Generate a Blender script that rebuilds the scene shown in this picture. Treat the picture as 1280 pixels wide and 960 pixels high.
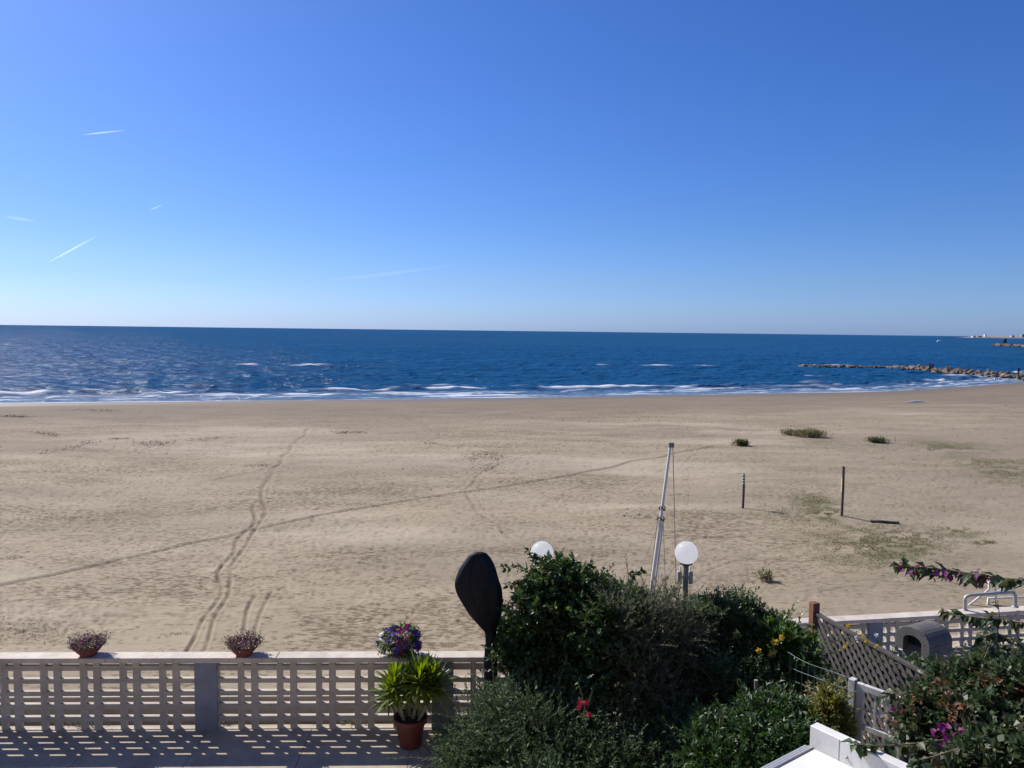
import bpy, bmesh, math, random
import numpy as np
from mathutils import Vector, Matrix

random.seed(7); RNG = np.random.default_rng(11)
for o in list(bpy.data.objects): bpy.data.objects.remove(o)
S = bpy.context.scene; COL = S.collection

# ------------------------------------------------------------------ camera
F_PX = 970.0; CAM_H = 5.34
ROLL = math.atan(15 / 1280.0); PITCH = math.atan(66.5 / F_PX)
Fw = np.array([0, math.cos(PITCH), -math.sin(PITCH)]); U0 = np.array([0, math.sin(PITCH), math.cos(PITCH)]); R0 = np.array([1.0, 0, 0])
Rt = R0 * math.cos(ROLL) + U0 * math.sin(ROLL); Up = -R0 * math.sin(ROLL) + U0 * math.cos(ROLL)
CP = np.array([0, 0, CAM_H])
cam = bpy.data.cameras.new('camera'); cam.sensor_width = 36; cam.lens = F_PX / 1280 * 36
cam.clip_start = 0.1; cam.clip_end = 200000
camo = bpy.data.objects.new('camera', cam); COL.objects.link(camo)
mw = Matrix.Identity(4)
for i in range(3):
    mw[i][0] = Rt[i]; mw[i][1] = Up[i]; mw[i][2] = -Fw[i]; mw[i][3] = CP[i]
camo.matrix_world = mw; S.camera = camo
S.render.resolution_x = 1024; S.render.resolution_y = 768

def ray(x, y): return Fw + Rt * (x - 640) / F_PX + Up * (480 - y) / F_PX
def at_z(x, y, z): d = ray(x, y); return CP + d * (z - CAM_H) / d[2]
def at_y(x, y, Y): d = ray(x, y); return CP + d * (Y / d[1])

# ------------------------------------------------------------------ light
SUN_EL = math.radians(39.5); SUN_AZ = math.radians(48.5)      # azimuth to the left of +Y
sdir = Vector((-math.sin(SUN_AZ) * math.cos(SUN_EL), math.cos(SUN_AZ) * math.cos(SUN_EL), math.sin(SUN_EL)))
W = bpy.data.worlds.new('World'); S.world = W; W.use_nodes = True
nt = W.node_tree; bg = nt.nodes['Background']
sky = nt.nodes.new('ShaderNodeTexSky'); sky.sky_type = 'NISHITA'; sky.sun_disc = False
sky.sun_elevation = SUN_EL; sky.sun_rotation = -SUN_AZ
sky.altitude = 0; sky.air_density = 1.0; sky.dust_density = 0.6; sky.ozone_density = 3.0
hs = nt.nodes.new('ShaderNodeHueSaturation'); hs.inputs['Saturation'].default_value = 1.2
nt.links.new(sky.outputs[0], hs.inputs['Color'])
# clear maritime air: the same correction all round the horizon, by elevation only
wtc = nt.nodes.new('ShaderNodeTexCoord'); wsx = nt.nodes.new('ShaderNodeSeparateXYZ'); nt.links.new(wtc.outputs['Generated'], wsx.inputs[0])
wr = nt.nodes.new('ShaderNodeValToRGB'); we = wr.color_ramp.elements; we[0].position = 0.0; we[0].color = (.285, .435, .98, 1); we[1].position = 1.0; we[1].color = (.252, .336, .545, 1)
for p_, c_ in ((.02, (.268, .398, .81, 1)), (.06, (.245, .35, .63, 1)), (.12, (.24, .336, .572, 1)), (.36, (.252, .338, .56, 1))): e_ = we.new(p_); e_.color = c_
nt.links.new(wsx.outputs['Z'], wr.inputs['Fac'])
wm = nt.nodes.new('ShaderNodeVectorMath'); wm.operation = 'MULTIPLY'; nt.links.new(hs.outputs[0], wm.inputs[0]); nt.links.new(wr.outputs[0], wm.inputs[1])
wm2 = nt.nodes.new('ShaderNodeVectorMath'); wm2.operation = 'SCALE'; wm2.inputs['Scale'].default_value = 2.5; nt.links.new(wm.outputs[0], wm2.inputs[0]); nt.links.new(wm2.outputs[0], bg.inputs['Color'])
bg.inputs['Strength'].default_value = 0.067
sl = bpy.data.lights.new('sun', 'SUN'); sl.energy = 5.0; sl.angle = math.radians(0.53); sl.color = (1.0, 0.94, 0.86)
so = bpy.data.objects.new('sun', sl); COL.objects.link(so)
so.rotation_euler = (-sdir).to_track_quat('-Z', 'Y').to_euler(); so.location = (-20, 20, 30)
S.view_settings.view_transform = 'Standard'; S.view_settings.look = 'None'
S.view_settings.exposure = 0.35; S.view_settings.gamma = 1.0

# ------------------------------------------------------------------ helpers
def tag(o, label=None, cat=None, group=None, kind=None):
    if label: o['label'] = label
    if cat: o['category'] = cat
    if group: o['group'] = group
    if kind: o['kind'] = kind
    return o
def empty(name, loc=(0, 0, 0), rz=0.0):
    o = bpy.data.objects.new(name, None); o.location = loc; o.rotation_euler = (0, 0, rz); o.empty_display_size = .1
    COL.objects.link(o); return o
def link(name, me, mat, parent=None):
    o = bpy.data.objects.new(name, me); COL.objects.link(o)
    if mat is not None and not me.materials: me.materials.append(mat)
    if parent is not None: o.parent = parent
    return o
def npmesh(name, V, Fc, smooth=False):
    """V (n,3) array, Fc (m,k) int array"""
    me = bpy.data.meshes.new(name); V = np.asarray(V, np.float32); Fc = np.asarray(Fc, np.int32)
    me.vertices.add(len(V)); me.vertices.foreach_set('co', V.ravel())
    k = Fc.shape[1]; me.loops.add(Fc.size); me.loops.foreach_set('vertex_index', Fc.ravel())
    me.polygons.add(len(Fc)); me.polygons.foreach_set('loop_start', np.arange(0, Fc.size, k, dtype=np.int32))
    if smooth: me.polygons.foreach_set('use_smooth', np.ones(len(Fc), bool))
    me.update(calc_edges=True); return me
class MB:
    def __init__(s): s.v = []; s.f = []; s.sm = []
    def add(s, vs, fs, smooth=False):
        b = len(s.v); s.v += [tuple(v) for v in vs]; s.f += [tuple(b + i for i in f) for f in fs]; s.sm += [smooth] * len(fs)
    def box(s, x0, x1, y0, y1, z0, z1, mtx=None):
        vs = [Vector((x, y, z)) for z in (z0, z1) for y in (y0, y1) for x in (x0, x1)]
        if mtx is not None: vs = [mtx @ v for v in vs]
        s.add(vs, [(0, 2, 3, 1), (4, 5, 7, 6), (0, 1, 5, 4), (2, 6, 7, 3), (0, 4, 6, 2), (1, 3, 7, 5)])
    def bar(s, a, b, w, h, up=(0, 0, 1)):
        a = Vector(a); b = Vector(b); d = (b - a); L = d.length; d.normalize(); up = Vector(up)
        sd = d.cross(up)
        if sd.length < 1e-4: sd = d.cross(Vector((1, 0, 0)))
        sd.normalize(); u2 = sd.cross(d)
        m = Matrix(((d.x, sd.x, u2.x, a.x), (d.y, sd.y, u2.y, a.y), (d.z, sd.z, u2.z, a.z), (0, 0, 0, 1)))
        s.box(0, L, -w / 2, w / 2, -h / 2, h / 2, m)
    def tube(s, pts, rad, n=8, caps=True):
        pts = [Vector(p) for p in pts]; rs = rad if hasattr(rad, '__len__') else [rad] * len(pts)
        rings = []; prev = None
        for i, p in enumerate(pts):
            d = (pts[min(i + 1, len(pts) - 1)] - pts[max(i - 1, 0)]).normalized()
            if prev is None:
                a = d.cross(Vector((0, 0, 1)));
                if a.length < 1e-3: a = d.cross(Vector((1, 0, 0)))
            else: a = prev - d * prev.dot(d)
            a.normalize(); prev = a; b = d.cross(a)
            rings.append([p + (a * math.cos(2 * math.pi * k / n) + b * math.sin(2 * math.pi * k / n)) * rs[i] for k in range(n)])
        vs = [v for r in rings for v in r]
        fs = [(i * n + k, i * n + (k + 1) % n, (i + 1) * n + (k + 1) % n, (i + 1) * n + k) for i in range(len(pts) - 1) for k in range(n)]
        s.add(vs, fs, True)
        if caps: s.add(rings[0], [tuple(range(n))[::-1]]); s.add(rings[-1], [tuple(range(n))])
    def lathe(s, prof, c=(0, 0, 0), n=28):
        c = Vector(c); vs = [c + Vector((r * math.cos(2 * math.pi * k / n), r * math.sin(2 * math.pi * k / n), z)) for r, z in prof for k in range(n)]
        fs = [(i * n + k, i * n + (k + 1) % n, (i + 1) * n + (k + 1) % n, (i + 1) * n + k) for i in range(len(prof) - 1) for k in range(n)]
        s.add(vs, fs, True)
    def mesh(s, name, bevel=0.0):
        me = bpy.data.meshes.new(name); me.from_pydata(s.v, [], s.f); me.polygons.foreach_set('use_smooth', s.sm); me.update()
        if bevel:
            bm = bmesh.new(); bm.from_mesh(me); bmesh.ops.remove_doubles(bm, verts=bm.verts, dist=1e-5)
            es = [e for e in bm.edges if len(e.link_faces) == 2 and e.calc_face_angle(0) > 0.7]
            bmesh.ops.bevel(bm, geom=es, offset=bevel, segments=1, affect='EDGES'); bm.to_mesh(me); bm.free()
        return me
    def build(s, name, mat, parent=None, bevel=0.0): return link(name, s.mesh(name, bevel), mat, parent)

def hash2(ix, iy, seed):
    n = (ix.astype(np.int64) * 374761393 + iy.astype(np.int64) * 668265263 + seed * 974634777) & 0x7fffffff
    n = ((n ^ (n >> 13)) * 1274126177) & 0x7fffffff
    return ((n ^ (n >> 16)) & 0xffff) / 65535.0
def vnoise(x, y, seed=0):
    ix = np.floor(x); iy = np.floor(y); fx = x - ix; fy = y - iy
    fx = fx * fx * (3 - 2 * fx); fy = fy * fy * (3 - 2 * fy)
    a = hash2(ix, iy, seed); b = hash2(ix + 1, iy, seed); c = hash2(ix, iy + 1, seed); d = hash2(ix + 1, iy + 1, seed)
    return (a * (1 - fx) + b * fx) * (1 - fy) + (c * (1 - fx) + d * fx) * fy
def fbm(x, y, seed=0, o=3):
    s = 0; a = .5; t = 0
    for i in range(o): s = s + a * vnoise(x * 2 ** i, y * 2 ** i, seed + i * 17); t += a; a *= .5
    return s / t
def sstep(a, b, x): t = np.clip((x - a) / (b - a), 0, 1); return t * t * (3 - 2 * t)

# ------------------------------------------------------------------ materials
def mat_new(name):
    m = bpy.data.materials.new(name); m.use_nodes = True; t = m.node_tree
    return m, t, t.nodes['Principled BSDF'], t.nodes['Material Output']
def N(t, ty, **kw):
    n = t.nodes.new(ty)
    for k, v in kw.items():
        if k in n.inputs: n.inputs[k].default_value = v
        else: setattr(n, k, v)
    return n
def c4(c): return (c[0], c[1], c[2], 1)
def ramp(t, fac, stops):
    r = t.nodes.new('ShaderNodeValToRGB'); e = r.color_ramp.elements
    while len(e) > 1: e.remove(e[-1])
    e[0].position = stops[0][0]; e[0].color = c4(stops[0][1])
    for p, c in stops[1:]: q = e.new(p); q.color = c4(c)
    t.links.new(fac, r.inputs['Fac']); return r.outputs['Color']
def surf(name, c1, c2, scale=6, rough=.8, bump=.0, bscale=40, metal=0, spec=.4, stretch=None, detail=6, var=0, grime=0):
    m, t, p, o = mat_new(name); tc = N(t, 'ShaderNodeTexCoord'); src = tc.outputs['Object']
    if stretch:
        mp = N(t, 'ShaderNodeMapping'); mp.inputs['Scale'].default_value = stretch; t.links.new(src, mp.inputs[0]); src = mp.outputs[0]
    n = N(t, 'ShaderNodeTexNoise', Scale=scale, Detail=detail, Roughness=.6); t.links.new(src, n.inputs['Vector'])
    col = ramp(t, n.outputs['Fac'], [(.3, c1), (.72, c2)])
    if var:
        oi = N(t, 'ShaderNodeObjectInfo'); q = ramp(t, oi.outputs['Random'], [(0, (1 - var,) * 3), (1, (1 + var * .5,) * 3)]); mv = N(t, 'ShaderNodeMixRGB', blend_type='MULTIPLY', Fac=1.0); t.links.new(col, mv.inputs[1]); t.links.new(q, mv.inputs[2]); col = mv.outputs[0]
    if grime:
        gc = N(t, 'ShaderNodeNewGeometry'); ng = N(t, 'ShaderNodeTexNoise', Scale=2.3, Detail=8, Roughness=.75); t.links.new(gc.outputs['Position'], ng.inputs['Vector'])
        q = ramp(t, ng.outputs['Fac'], [(.42, (1, 1, 1)), (.70, (1 - grime, 1 - grime * 1.05, 1 - grime * 1.1))]); mv = N(t, 'ShaderNodeMixRGB', blend_type='MULTIPLY', Fac=1.0); t.links.new(col, mv.inputs[1]); t.links.new(q, mv.inputs[2]); col = mv.outputs[0]
    t.links.new(col, p.inputs['Base Color'])
    p.inputs['Roughness'].default_value = rough; p.inputs['Metallic'].default_value = metal; p.inputs['Specular IOR Level'].default_value = spec
    if bump:
        n2 = N(t, 'ShaderNodeTexNoise', Scale=bscale, Detail=5); t.links.new(src, n2.inputs['Vector'])
        b = N(t, 'ShaderNodeBump', Strength=bump, Distance=.01); t.links.new(n2.outputs['Fac'], b.inputs['Height']); t.links.new(b.outputs[0], p.inputs['Normal'])
    return m
def leafmat(name, cols, rough=.42, trans=.3, spec=.45):
    """cols: list of colours spread over random leaves"""
    m, t, p, o = mat_new(name); g = N(t, 'ShaderNodeNewGeometry')
    st = [(i / max(1, len(cols) - 1), c) for i, c in enumerate(cols)]
    col = ramp(t, g.outputs['Random Per Island'], st)
    t.links.new(col, p.inputs['Base Color']); p.inputs['Roughness'].default_value = rough; p.inputs['Specular IOR Level'].default_value = spec
    tr = N(t, 'ShaderNodeBsdfTranslucent'); mx = N(t, 'ShaderNodeMixShader'); mx.inputs[0].default_value = trans
    hs = N(t, 'ShaderNodeHueSaturation', Saturation=1.25, Value=1.5); hs.inputs['Hue'].default_value = .485
    t.links.new(col, hs.inputs['Color']); t.links.new(hs.outputs[0], tr.inputs['Color'])
    t.links.new(p.outputs[0], mx.inputs[1]); t.links.new(tr.outputs[0], mx.inputs[2]); t.links.new(mx.outputs[0], o.inputs['Surface'])
    return m

M = {}
M['block'] = surf('cast_concrete_block', (.43, .385, .325), (.53, .48, .41), 5, .85, .3, 60, var=.10, grime=.25)
M['coping'] = surf('coping_stone', (.52, .455, .385), (.64, .57, .49), 7, .75, .2, 50, var=.06, grime=.3)
M['bluepaint'] = surf('blue_grey_paint', (.19, .215, .27), (.235, .26, .31), 4, .6, .15, 40, grime=.3)
M['slab'] = surf('terrace_slab', (.36, .30, .215), (.45, .38, .28), 3, .8, .2, 70, var=.10, grime=.3)
M['joint'] = surf('joint_mortar', (.10, .095, .09), (.15, .14, .13), 8, .95)
M['plaster'] = surf('grey_plaster', (.30, .27, .24), (.38, .35, .31), 3, .9, .3, 30)
M['terracotta'] = surf('terracotta', (.15, .045, .036), (.21, .065, .05), 9, .7, .1, 60, grime=.3)
M['darkpot'] = surf('plastic_terracotta', (.13, .035, .028), (.17, .048, .036), 6, .55, grime=.2)
M['soil'] = surf('soil', (.02, .015, .01), (.05, .035, .025), 30, .95, .5, 60)
M['stem'] = surf('bark', (.10, .08, .06), (.2, .16, .12), 20, .9, .4, 60, stretch=(1, 1, .2))
M['palestem'] = surf('pale_stem', (.22, .19, .15), (.34, .30, .24), 20, .9, .4, 60)
M['blackfab'] = surf('black_cover_fabric', (.003, .004, .008), (.008, .009, .016), 8, .55, .6, 14, spec=.22)
M['steel'] = surf('galvanised_steel', (.30, .31, .31), (.42, .42, .41), 14, .5, metal=.3)
M['darksteel'] = surf('weathered_pole', (.16, .16, .15), (.23, .22, .20), 14, .6)
M['black'] = surf('black_plastic', (.015, .015, .016), (.025, .025, .026), 10, .5)
M['white'] = surf('white_paint', (.64, .64, .62), (.74, .74, .72), 5, .5, .08, 30, grime=.22)
M['whitewood'] = surf('white_painted_wood', (.46, .46, .44), (.64, .64, .62), 9, .65, .2, 40, stretch=(1, 1, .3), var=.12, grime=.3)
M['alu'] = surf('aluminium', (.55, .55, .54), (.66, .66, .65), 20, .4, metal=.5)
M['mastpaint'] = surf('off_white_mast', (.62, .59, .53), (.74, .71, .64), 10, .5, .05)
M['rope'] = surf('rope', (.28, .22, .18), (.40, .33, .27), 30, .9)
M['oldwood'] = surf('grey_weathered_wood', (.06, .056, .055), (.115, .105, .10), 12, .9, .4, 50, stretch=(1, 1, .3), var=.3)
M['brownwood'] = surf('brown_post_wood', (.14, .055, .03), (.22, .095, .055), 10, .75, .3, 40, stretch=(1, 1, .25))
M['postwood'] = surf('dark_weathered_post', (.06, .045, .05), (.12, .09, .09), 10, .85, .3, 40)
M['wire'] = surf('green_wire', (.20, .30, .30), (.28, .38, .38), 10, .5, metal=.3)
M['concrete'] = surf('grey_concrete', (.09, .09, .09), (.15, .147, .145), 7, .9, .5, 30, grime=.3)
M['rock'] = surf('breakwater_rock', (.09, .07, .055), (.26, .205, .155), 1.2, .9, .5, 4, var=.35)
M['green'] = surf('green_beacon_paint', (.02, .12, .07), (.03, .15, .09), 2, .5)
M['land'] = surf('far_land', (.16, .15, .14), (.26, .24, .22), .01, 1)
M['cloth_dark'] = surf('dark_cloth', (.012, .013, .02), (.03, .03, .04), 8, .9)
M['cloth_blue'] = surf('blue_cloth', (.03, .05, .12), (.05, .07, .16), 8, .9)
M['cloth_tan'] = surf('tan_cloth', (.30, .22, .13), (.38, .28, .18), 8, .9)
M['skin'] = surf('skin', (.40, .24, .16), (.46, .29, .20), 8, .6)
m, t, p, o = mat_new('opal_globe'); p.inputs['Base Color'].default_value = (.82, .82, .82, 1); p.inputs['Roughness'].default_value = .35
p.inputs['Subsurface Weight'].default_value = .3; p.inputs['Subsurface Radius'].default_value = (.1, .1, .1); t_ = N(t, 'ShaderNodeBsdfTranslucent'); t_.inputs['Color'].default_value = (1, 1, .985, 1); gm = N(t, 'ShaderNodeMixShader'); gm.inputs[0].default_value = .85
t.links.new(p.outputs[0], gm.inputs[1]); t.links.new(t_.outputs[0], gm.inputs[2]); t.links.new(gm.outputs[0], o.inputs['Surface']); p.inputs['Subsurface Weight'].default_value = 0; M['globe'] = m
m, t, p, o = mat_new('floodlight_glass'); p.inputs['Base Color'].default_value = (.35, .36, .38, 1); p.inputs['Roughness'].default_value = .1; M['glass'] = m
m, t, p, o = mat_new('roof_sheet'); p.inputs['Base Color'].default_value = (.74, .75, .76, 1); p.inputs['Roughness'].default_value = .3; M['sheet'] = m
m, t, p, o = mat_new('contrail_vapour'); tr = N(t, 'ShaderNodeBsdfTransparent'); df = N(t, 'ShaderNodeBsdfDiffuse'); df.inputs['Color'].default_value = (.9, .9, .9, 1)
tl = N(t, 'ShaderNodeBsdfTranslucent'); tl.inputs['Color'].default_value = (.9, .9, .9, 1); ad = N(t, 'ShaderNodeAddShader'); t.links.new(df.outputs[0], ad.inputs[0]); t.links.new(tl.outputs[0], ad.inputs[1])
mx = N(t, 'ShaderNodeMixShader'); at = N(t, 'ShaderNodeAttribute', attribute_name='dens')
t.links.new(at.outputs['Fac'], mx.inputs[0]); t.links.new(tr.outputs[0], mx.inputs[1]); t.links.new(ad.outputs[0], mx.inputs[2]); t.links.new(mx.outputs[0], o.inputs['Surface']); M['contrail'] = m

M['vine'] = leafmat('vine_leaf', [(.02, .045, .014), (.032, .066, .02), (.05, .09, .028), (.09, .125, .045)], .45)
M['pitto'] = leafmat('hedge_leaf', [(.035, .06, .025), (.055, .09, .035), (.075, .115, .045), (.11, .14, .07)], .45)
M['rosemary'] = leafmat('feathery_leaf', [(.08, .095, .055), (.12, .135, .08), (.16, .17, .11)], .7, .25, .2)
M['juniper'] = leafmat('juniper_leaf', [(0.034, 0.065, 0.034), (0.061, 0.099, 0.051), (0.095, 0.137, 0.068), (0.142, 0.180, 0.085)], .65, .2, .25)
M['brightleaf'] = leafmat('bright_leaf', [(.035, .075, .016), (.055, .11, .022), (.10, .155, .04)], .35)
M['lowleaf'] = leafmat('garden_shrub_leaf', [(.022, .05, .016), (.036, .078, .022), (.06, .11, .034)], .45)
M['olive'] = leafmat('yellow_green_leaf', [(0.114, 0.133, 0.028), (0.190, 0.190, 0.048), (0.200, 0.200, 0.067)], .5)
M['boug'] = leafmat('bougainvillea_leaf', [(.022, .045, .02), (.036, .066, .026), (.055, .09, .034), (.085, .11, .05), (.10, .085, .05)], .48)
M['bract'] = leafmat('magenta_bract', [(.16, .02, .13), (.24, .04, .2), (.14, .03, .06)], .6, .4)
M['dryleaf'] = leafmat('dry_brown_leaf', [(.16, .07, .04), (.22, .11, .06), (.13, .06, .03)], .7)
M['yucca'] = leafmat('strap_leaf', [(.07, .12, .02), (.11, .17, .028), (.16, .22, .045), (.2, .24, .06)], .4, .5)
M['succulent'] = leafmat('purple_succulent_leaf', [(0.085, 0.057, 0.042), (0.142, 0.095, 0.067), (0.190, 0.152, 0.095), (0.133, 0.057, 0.076)], .5, .15)
M['petunialeaf'] = leafmat('petunia_leaf', [(0.076, 0.133, 0.038), (0.133, 0.200, 0.057)], .5)
M['purplefl'] = leafmat('purple_petal', [(.05, .02, .20), (.09, .03, .28), (.13, .05, .24)], .6, .3)
M['magfl'] = leafmat('magenta_petal', [(.26, .01, .09), (.3, .02, .14)], .6, .3)
M['pinkfl'] = leafmat('pink_petal', [(.28, .06, .2), (.34, .1, .26)], .6, .3)
M['whitefl'] = leafmat('white_petal', [(.7, .7, .7), (.75, .75, .72)], .6, .2)
M['yellowfl'] = leafmat('yellow_petal', [(.55, .38, .03), (.6, .42, .12)], .6, .35)
M['redfl'] = leafmat('red_petal', [(.45, .02, .03), (.5, .05, .06)], .6, .35)
M['sandgrass'] = leafmat('beach_grass', [(.14, .135, .065), (.19, .18, .09), (.26, .23, .13)], .8, .15, .1)
M['tuft'] = leafmat('tuft_grass', [(.05, .075, .025), (.075, .10, .035), (.12, .12, .055)], .8, .2, .1)
M['debris'] = leafmat('dry_seaweed', [(.08, .06, .045), (.14, .11, .08), (.20, .16, .12)], .9, 0, .1)

# ------------------------------------------------------------------ beach
SHX = [-400, -200, -47.5, 0, 47.6, 77, 100, 125, 200, 400]; SHY = [-20, 32, 71.8, 84.1, 100, 120, 142, 165, 235, 420]
SEA_Z = -2.0
def shore_y(x): return np.interp(x, SHX, SHY)
def shore_s(x, y): return (y - shore_y(x)) * .95
def beach_z(x, y):
    x = np.asarray(x, float); y = np.asarray(y, float); s = shore_s(x, y); L = np.maximum(shore_y(x) - 11, 10)
    tt = np.clip((y - 11) / L, 0, 1.6)
    z = -.62 - .78 * tt - .60 * sstep(-16, 2, s) - .9 * sstep(0, 25, s)
    return z + (fbm(x * .09, y * .14, 3) - .5) * .28 * sstep(2, -12, s) * sstep(11, 16, y) + (fbm(x * .45, y * .8, 5) - .5) * .10 * sstep(1, -8, s)
def at_beach(x, y):
    z = -1.0
    for _ in range(8):
        p = at_z(x, y, z); z = float(beach_z(p[0], p[1]))
    return np.array([p[0], p[1], z])
def at_beach_v(x, y):
    x = np.asarray(x, float); y = np.asarray(y, float); d = Fw[None] + Rt[None] * ((x - 640) / F_PX)[:, None] + Up[None] * ((480 - y) / F_PX)[:, None]; z = np.full(len(x), -1.0)
    for _ in range(8):
        p = CP[None] + d * ((z - CAM_H) / d[:, 2])[:, None]; z = beach_z(p[:, 0], p[:, 1])
    return np.stack([p[:, 0], p[:, 1], z], 1)
NC, NR = 1000, 540
uu = np.linspace(-1.02, 1.02, NC); yy = 10.66 * (165 / 10.66) ** (np.linspace(0, 1, NR))
UU, YY = np.meshgrid(uu, yy); XX = UU * YY
PIT_SHADE = np.zeros_like(XX); ZZ = beach_z(XX, YY); SS = shore_s(XX, YY); dry = np.zeros_like(ZZ)  # colour mask for prints and ruts: painted shade plus damp sand
lnr = math.log(165 / 10.66)
def stamp(cx, cy, R, fn):
    j0 = int(np.floor(np.log(max(cy - R, 10.7) / 10.66) / lnr * (NR - 1))); j1 = int(np.ceil(np.log(max(cy + R, 10.8) / 10.66) / lnr * (NR - 1))) + 1
    i0 = int(np.floor(((cx - R) / max(cy - R, 10.7) + 1.02) / 2.04 * (NC - 1))) - 1; i1 = int(np.ceil(((cx + R) / max(cy - R, 10.7) + 1.02) / 2.04 * (NC - 1))) + 2
    if cx - R < 0: i0 = int(np.floor(((cx - R) / max(cy - R, 10.7) + 1.02) / 2.04 * (NC - 1))) - 1
    ia = int(np.floor(((cx - R) / (cy + R) + 1.02) / 2.04 * (NC - 1))) - 1; ib = int(np.ceil(((cx + R) / (cy + R) + 1.02) / 2.04 * (NC - 1))) + 2
    i0 = min(i0, ia); i1 = max(i1, ib); i0 = max(i0, 0); j0 = max(j0, 0); i1 = min(i1, NC); j1 = min(j1, NR)
    if i0 >= i1 or j0 >= j1: return
    sl = (slice(j0, j1), slice(i0, i1)); fn(sl, XX[sl] - cx, YY[sl] - cy)
def footprint(cx, cy, ang, dp, L=.11, Wd=.05):
    L = max(L, cy * .0032); Wd = max(Wd, cy * .0018); tn = random.uniform(.25, .95); dp = dp * min(1, .45 + cy / 60)
    ca, sa = math.cos(ang), math.sin(ang)
    def fn(sl, dx, dy):
        a = (dx * ca + dy * sa) / L; b = (-dx * sa + dy * ca) / Wd; r = a * a + b * b
        PIT_SHADE[sl] = np.maximum(PIT_SHADE[sl], tn * np.exp(-r * 1.1)); ZZ[sl] += dp * (-np.exp(-r * 1.3) + .22 * np.exp(-(np.sqrt(r) - 1.6) ** 2 * 4))
    stamp(cx, cy, L * 2.6, fn)
def walk(pts, step=.62, dp=.04, jit=.12, side=.12):
    for (x0, y0), (x1, y1) in zip(pts[:-1], pts[1:]):
        L = math.hypot(x1 - x0, y1 - y0); n = max(1, int(L / step)); a = math.atan2(y1 - y0, x1 - x0)
        for k in range(n):
            f = (k + random.uniform(-.2, .2)) / n; sd = side * (1 if k % 2 else -1)
            footprint(x0 + (x1 - x0) * f - math.sin(a) * sd + random.uniform(-jit, jit), y0 + (y1 - y0) * f + math.cos(a) * sd + random.uniform(-jit, jit), a + random.uniform(-.4, .4), dp * random.uniform(.6, 1.3))
def rut(pix, w, dp, lump=.5, seed=1):
    P = [at_beach(*q)[:2] for q in pix]; Q = []
    for a, b in zip(P[:-1], P[1:]):
        n = max(2, int(np.hypot(*(b - a)) / .12)); Q += [a + (b - a) * k / n for k in range(n)]
    Q = np.array(Q); Q[:, 0] += (vnoise(np.arange(len(Q)) * .07, Q[:, 1] * 0, seed) - .5) * .3; k = np.ones(9) / 9
    if len(Q) > 20: Q = np.stack([np.convolve(np.pad(Q[:, i], 4, mode='edge'), k, 'valid') for i in (0, 1)], 1)
    done = {}
    for qi in range(0, len(Q), 1):
        cx, cy = Q[qi]; d = Q[min(qi + 1, len(Q) - 1)] - Q[max(qi - 1, 0)]; d = d / (np.hypot(*d) + 1e-9); ww = max(w * .62, cy * .0024)
        am = dp * (1 - lump + 2 * lump * float(vnoise(np.array([qi * .55]), np.array([seed * 3.1]), seed)[0]))
        def fn(sl, dx, dy):
            al = dx * d[0] + dy * d[1]; pr = (-dx * d[1] + dy * d[0]) / ww
            wgt = np.exp(-(al / .13) ** 2)
            ACC[sl] += wgt; VAL[sl] += wgt * am * (-np.exp(-pr * pr * 1.2) + .32 * np.exp(-(np.abs(pr) - 1.9) ** 2 * 2.5))
        stamp(cx, cy, max(.4, ww * 3.2), fn)
def do_ruts(lst):
    global ACC, VAL
    for a in lst:
        ACC = np.zeros_like(ZZ); VAL = np.zeros_like(ZZ); rut(*a)
        ZZ[:] = ZZ + VAL / np.maximum(ACC, .35); PIT_SHADE[:] = np.maximum(PIT_SHADE, np.clip(-VAL / np.maximum(ACC, .35) / a[2], 0, 1) * (1 if a[4] < 6 else .5))
def wp(x, y): return tuple(at_beach(x, y)[:2])
for w in ([(335, 600), (350, 570), (385, 535), (440, 515)], [(330, 640), (337, 600), (372, 555), (400, 530)], [(580, 612), (600, 572), (560, 545), (500, 520)], [(640, 670), (590, 625), (600, 575)],
          [(430, 590), (480, 560), (560, 540), (620, 520)], [(0, 610), (120, 590), (240, 570), (330, 545)], [(300, 655), (420, 690), (560, 720)], [(330, 650), (470, 655), (560, 630)],
          [(120, 720), (230, 700), (330, 690)], [(30, 690), (120, 660), (260, 630), (330, 620)], [(420, 790), (520, 800), (620, 770)], [(640, 640), (760, 640), (840, 650)], [(700, 600), (720, 640), (770, 700)],
          [(560, 560), (640, 570), (700, 590)], [(860, 560), (870, 620), (900, 690)]):
    P = [wp(*q) for q in w]
    for _ in range(2): walk([(a + random.uniform(-.5, .5), b + random.uniform(-.5, .5)) for a, b in P], dp=.045)
for (cx, cy, rx, ry, n) in [(120, 620, 150, 60, 420), (200, 560, 200, 40, 500), (60, 780, 90, 30, 160), (420, 620, 120, 50, 260), (610, 585, 50, 26, 160), (700, 720, 160, 60, 150), (340, 700, 200, 60, 240), (560, 660, 180, 60, 260),
                            (760, 640, 130, 60, 260), (900, 560, 200, 30, 200), (1150, 600, 130, 60, 260), (460, 540, 150, 25, 260), (230, 700, 220, 90, 240), (560, 770, 220, 40, 120), (880, 720, 90, 50, 120)]:
    n = int(n * 2.3); xs_ = np.clip(RNG.normal(cx, rx * .6, n), 0, 1279); ys_ = RNG.normal(cy, ry * .6, n); ok = (ys_ > 512) & (ys_ < 812)
    for q in at_beach_v(xs_[ok], ys_[ok]): footprint(q[0], q[1], random.choice([.3, 1.2, 2.0, 0]) + random.uniform(-.6, .6), random.uniform(.012, .04), .085, .042)
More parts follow.
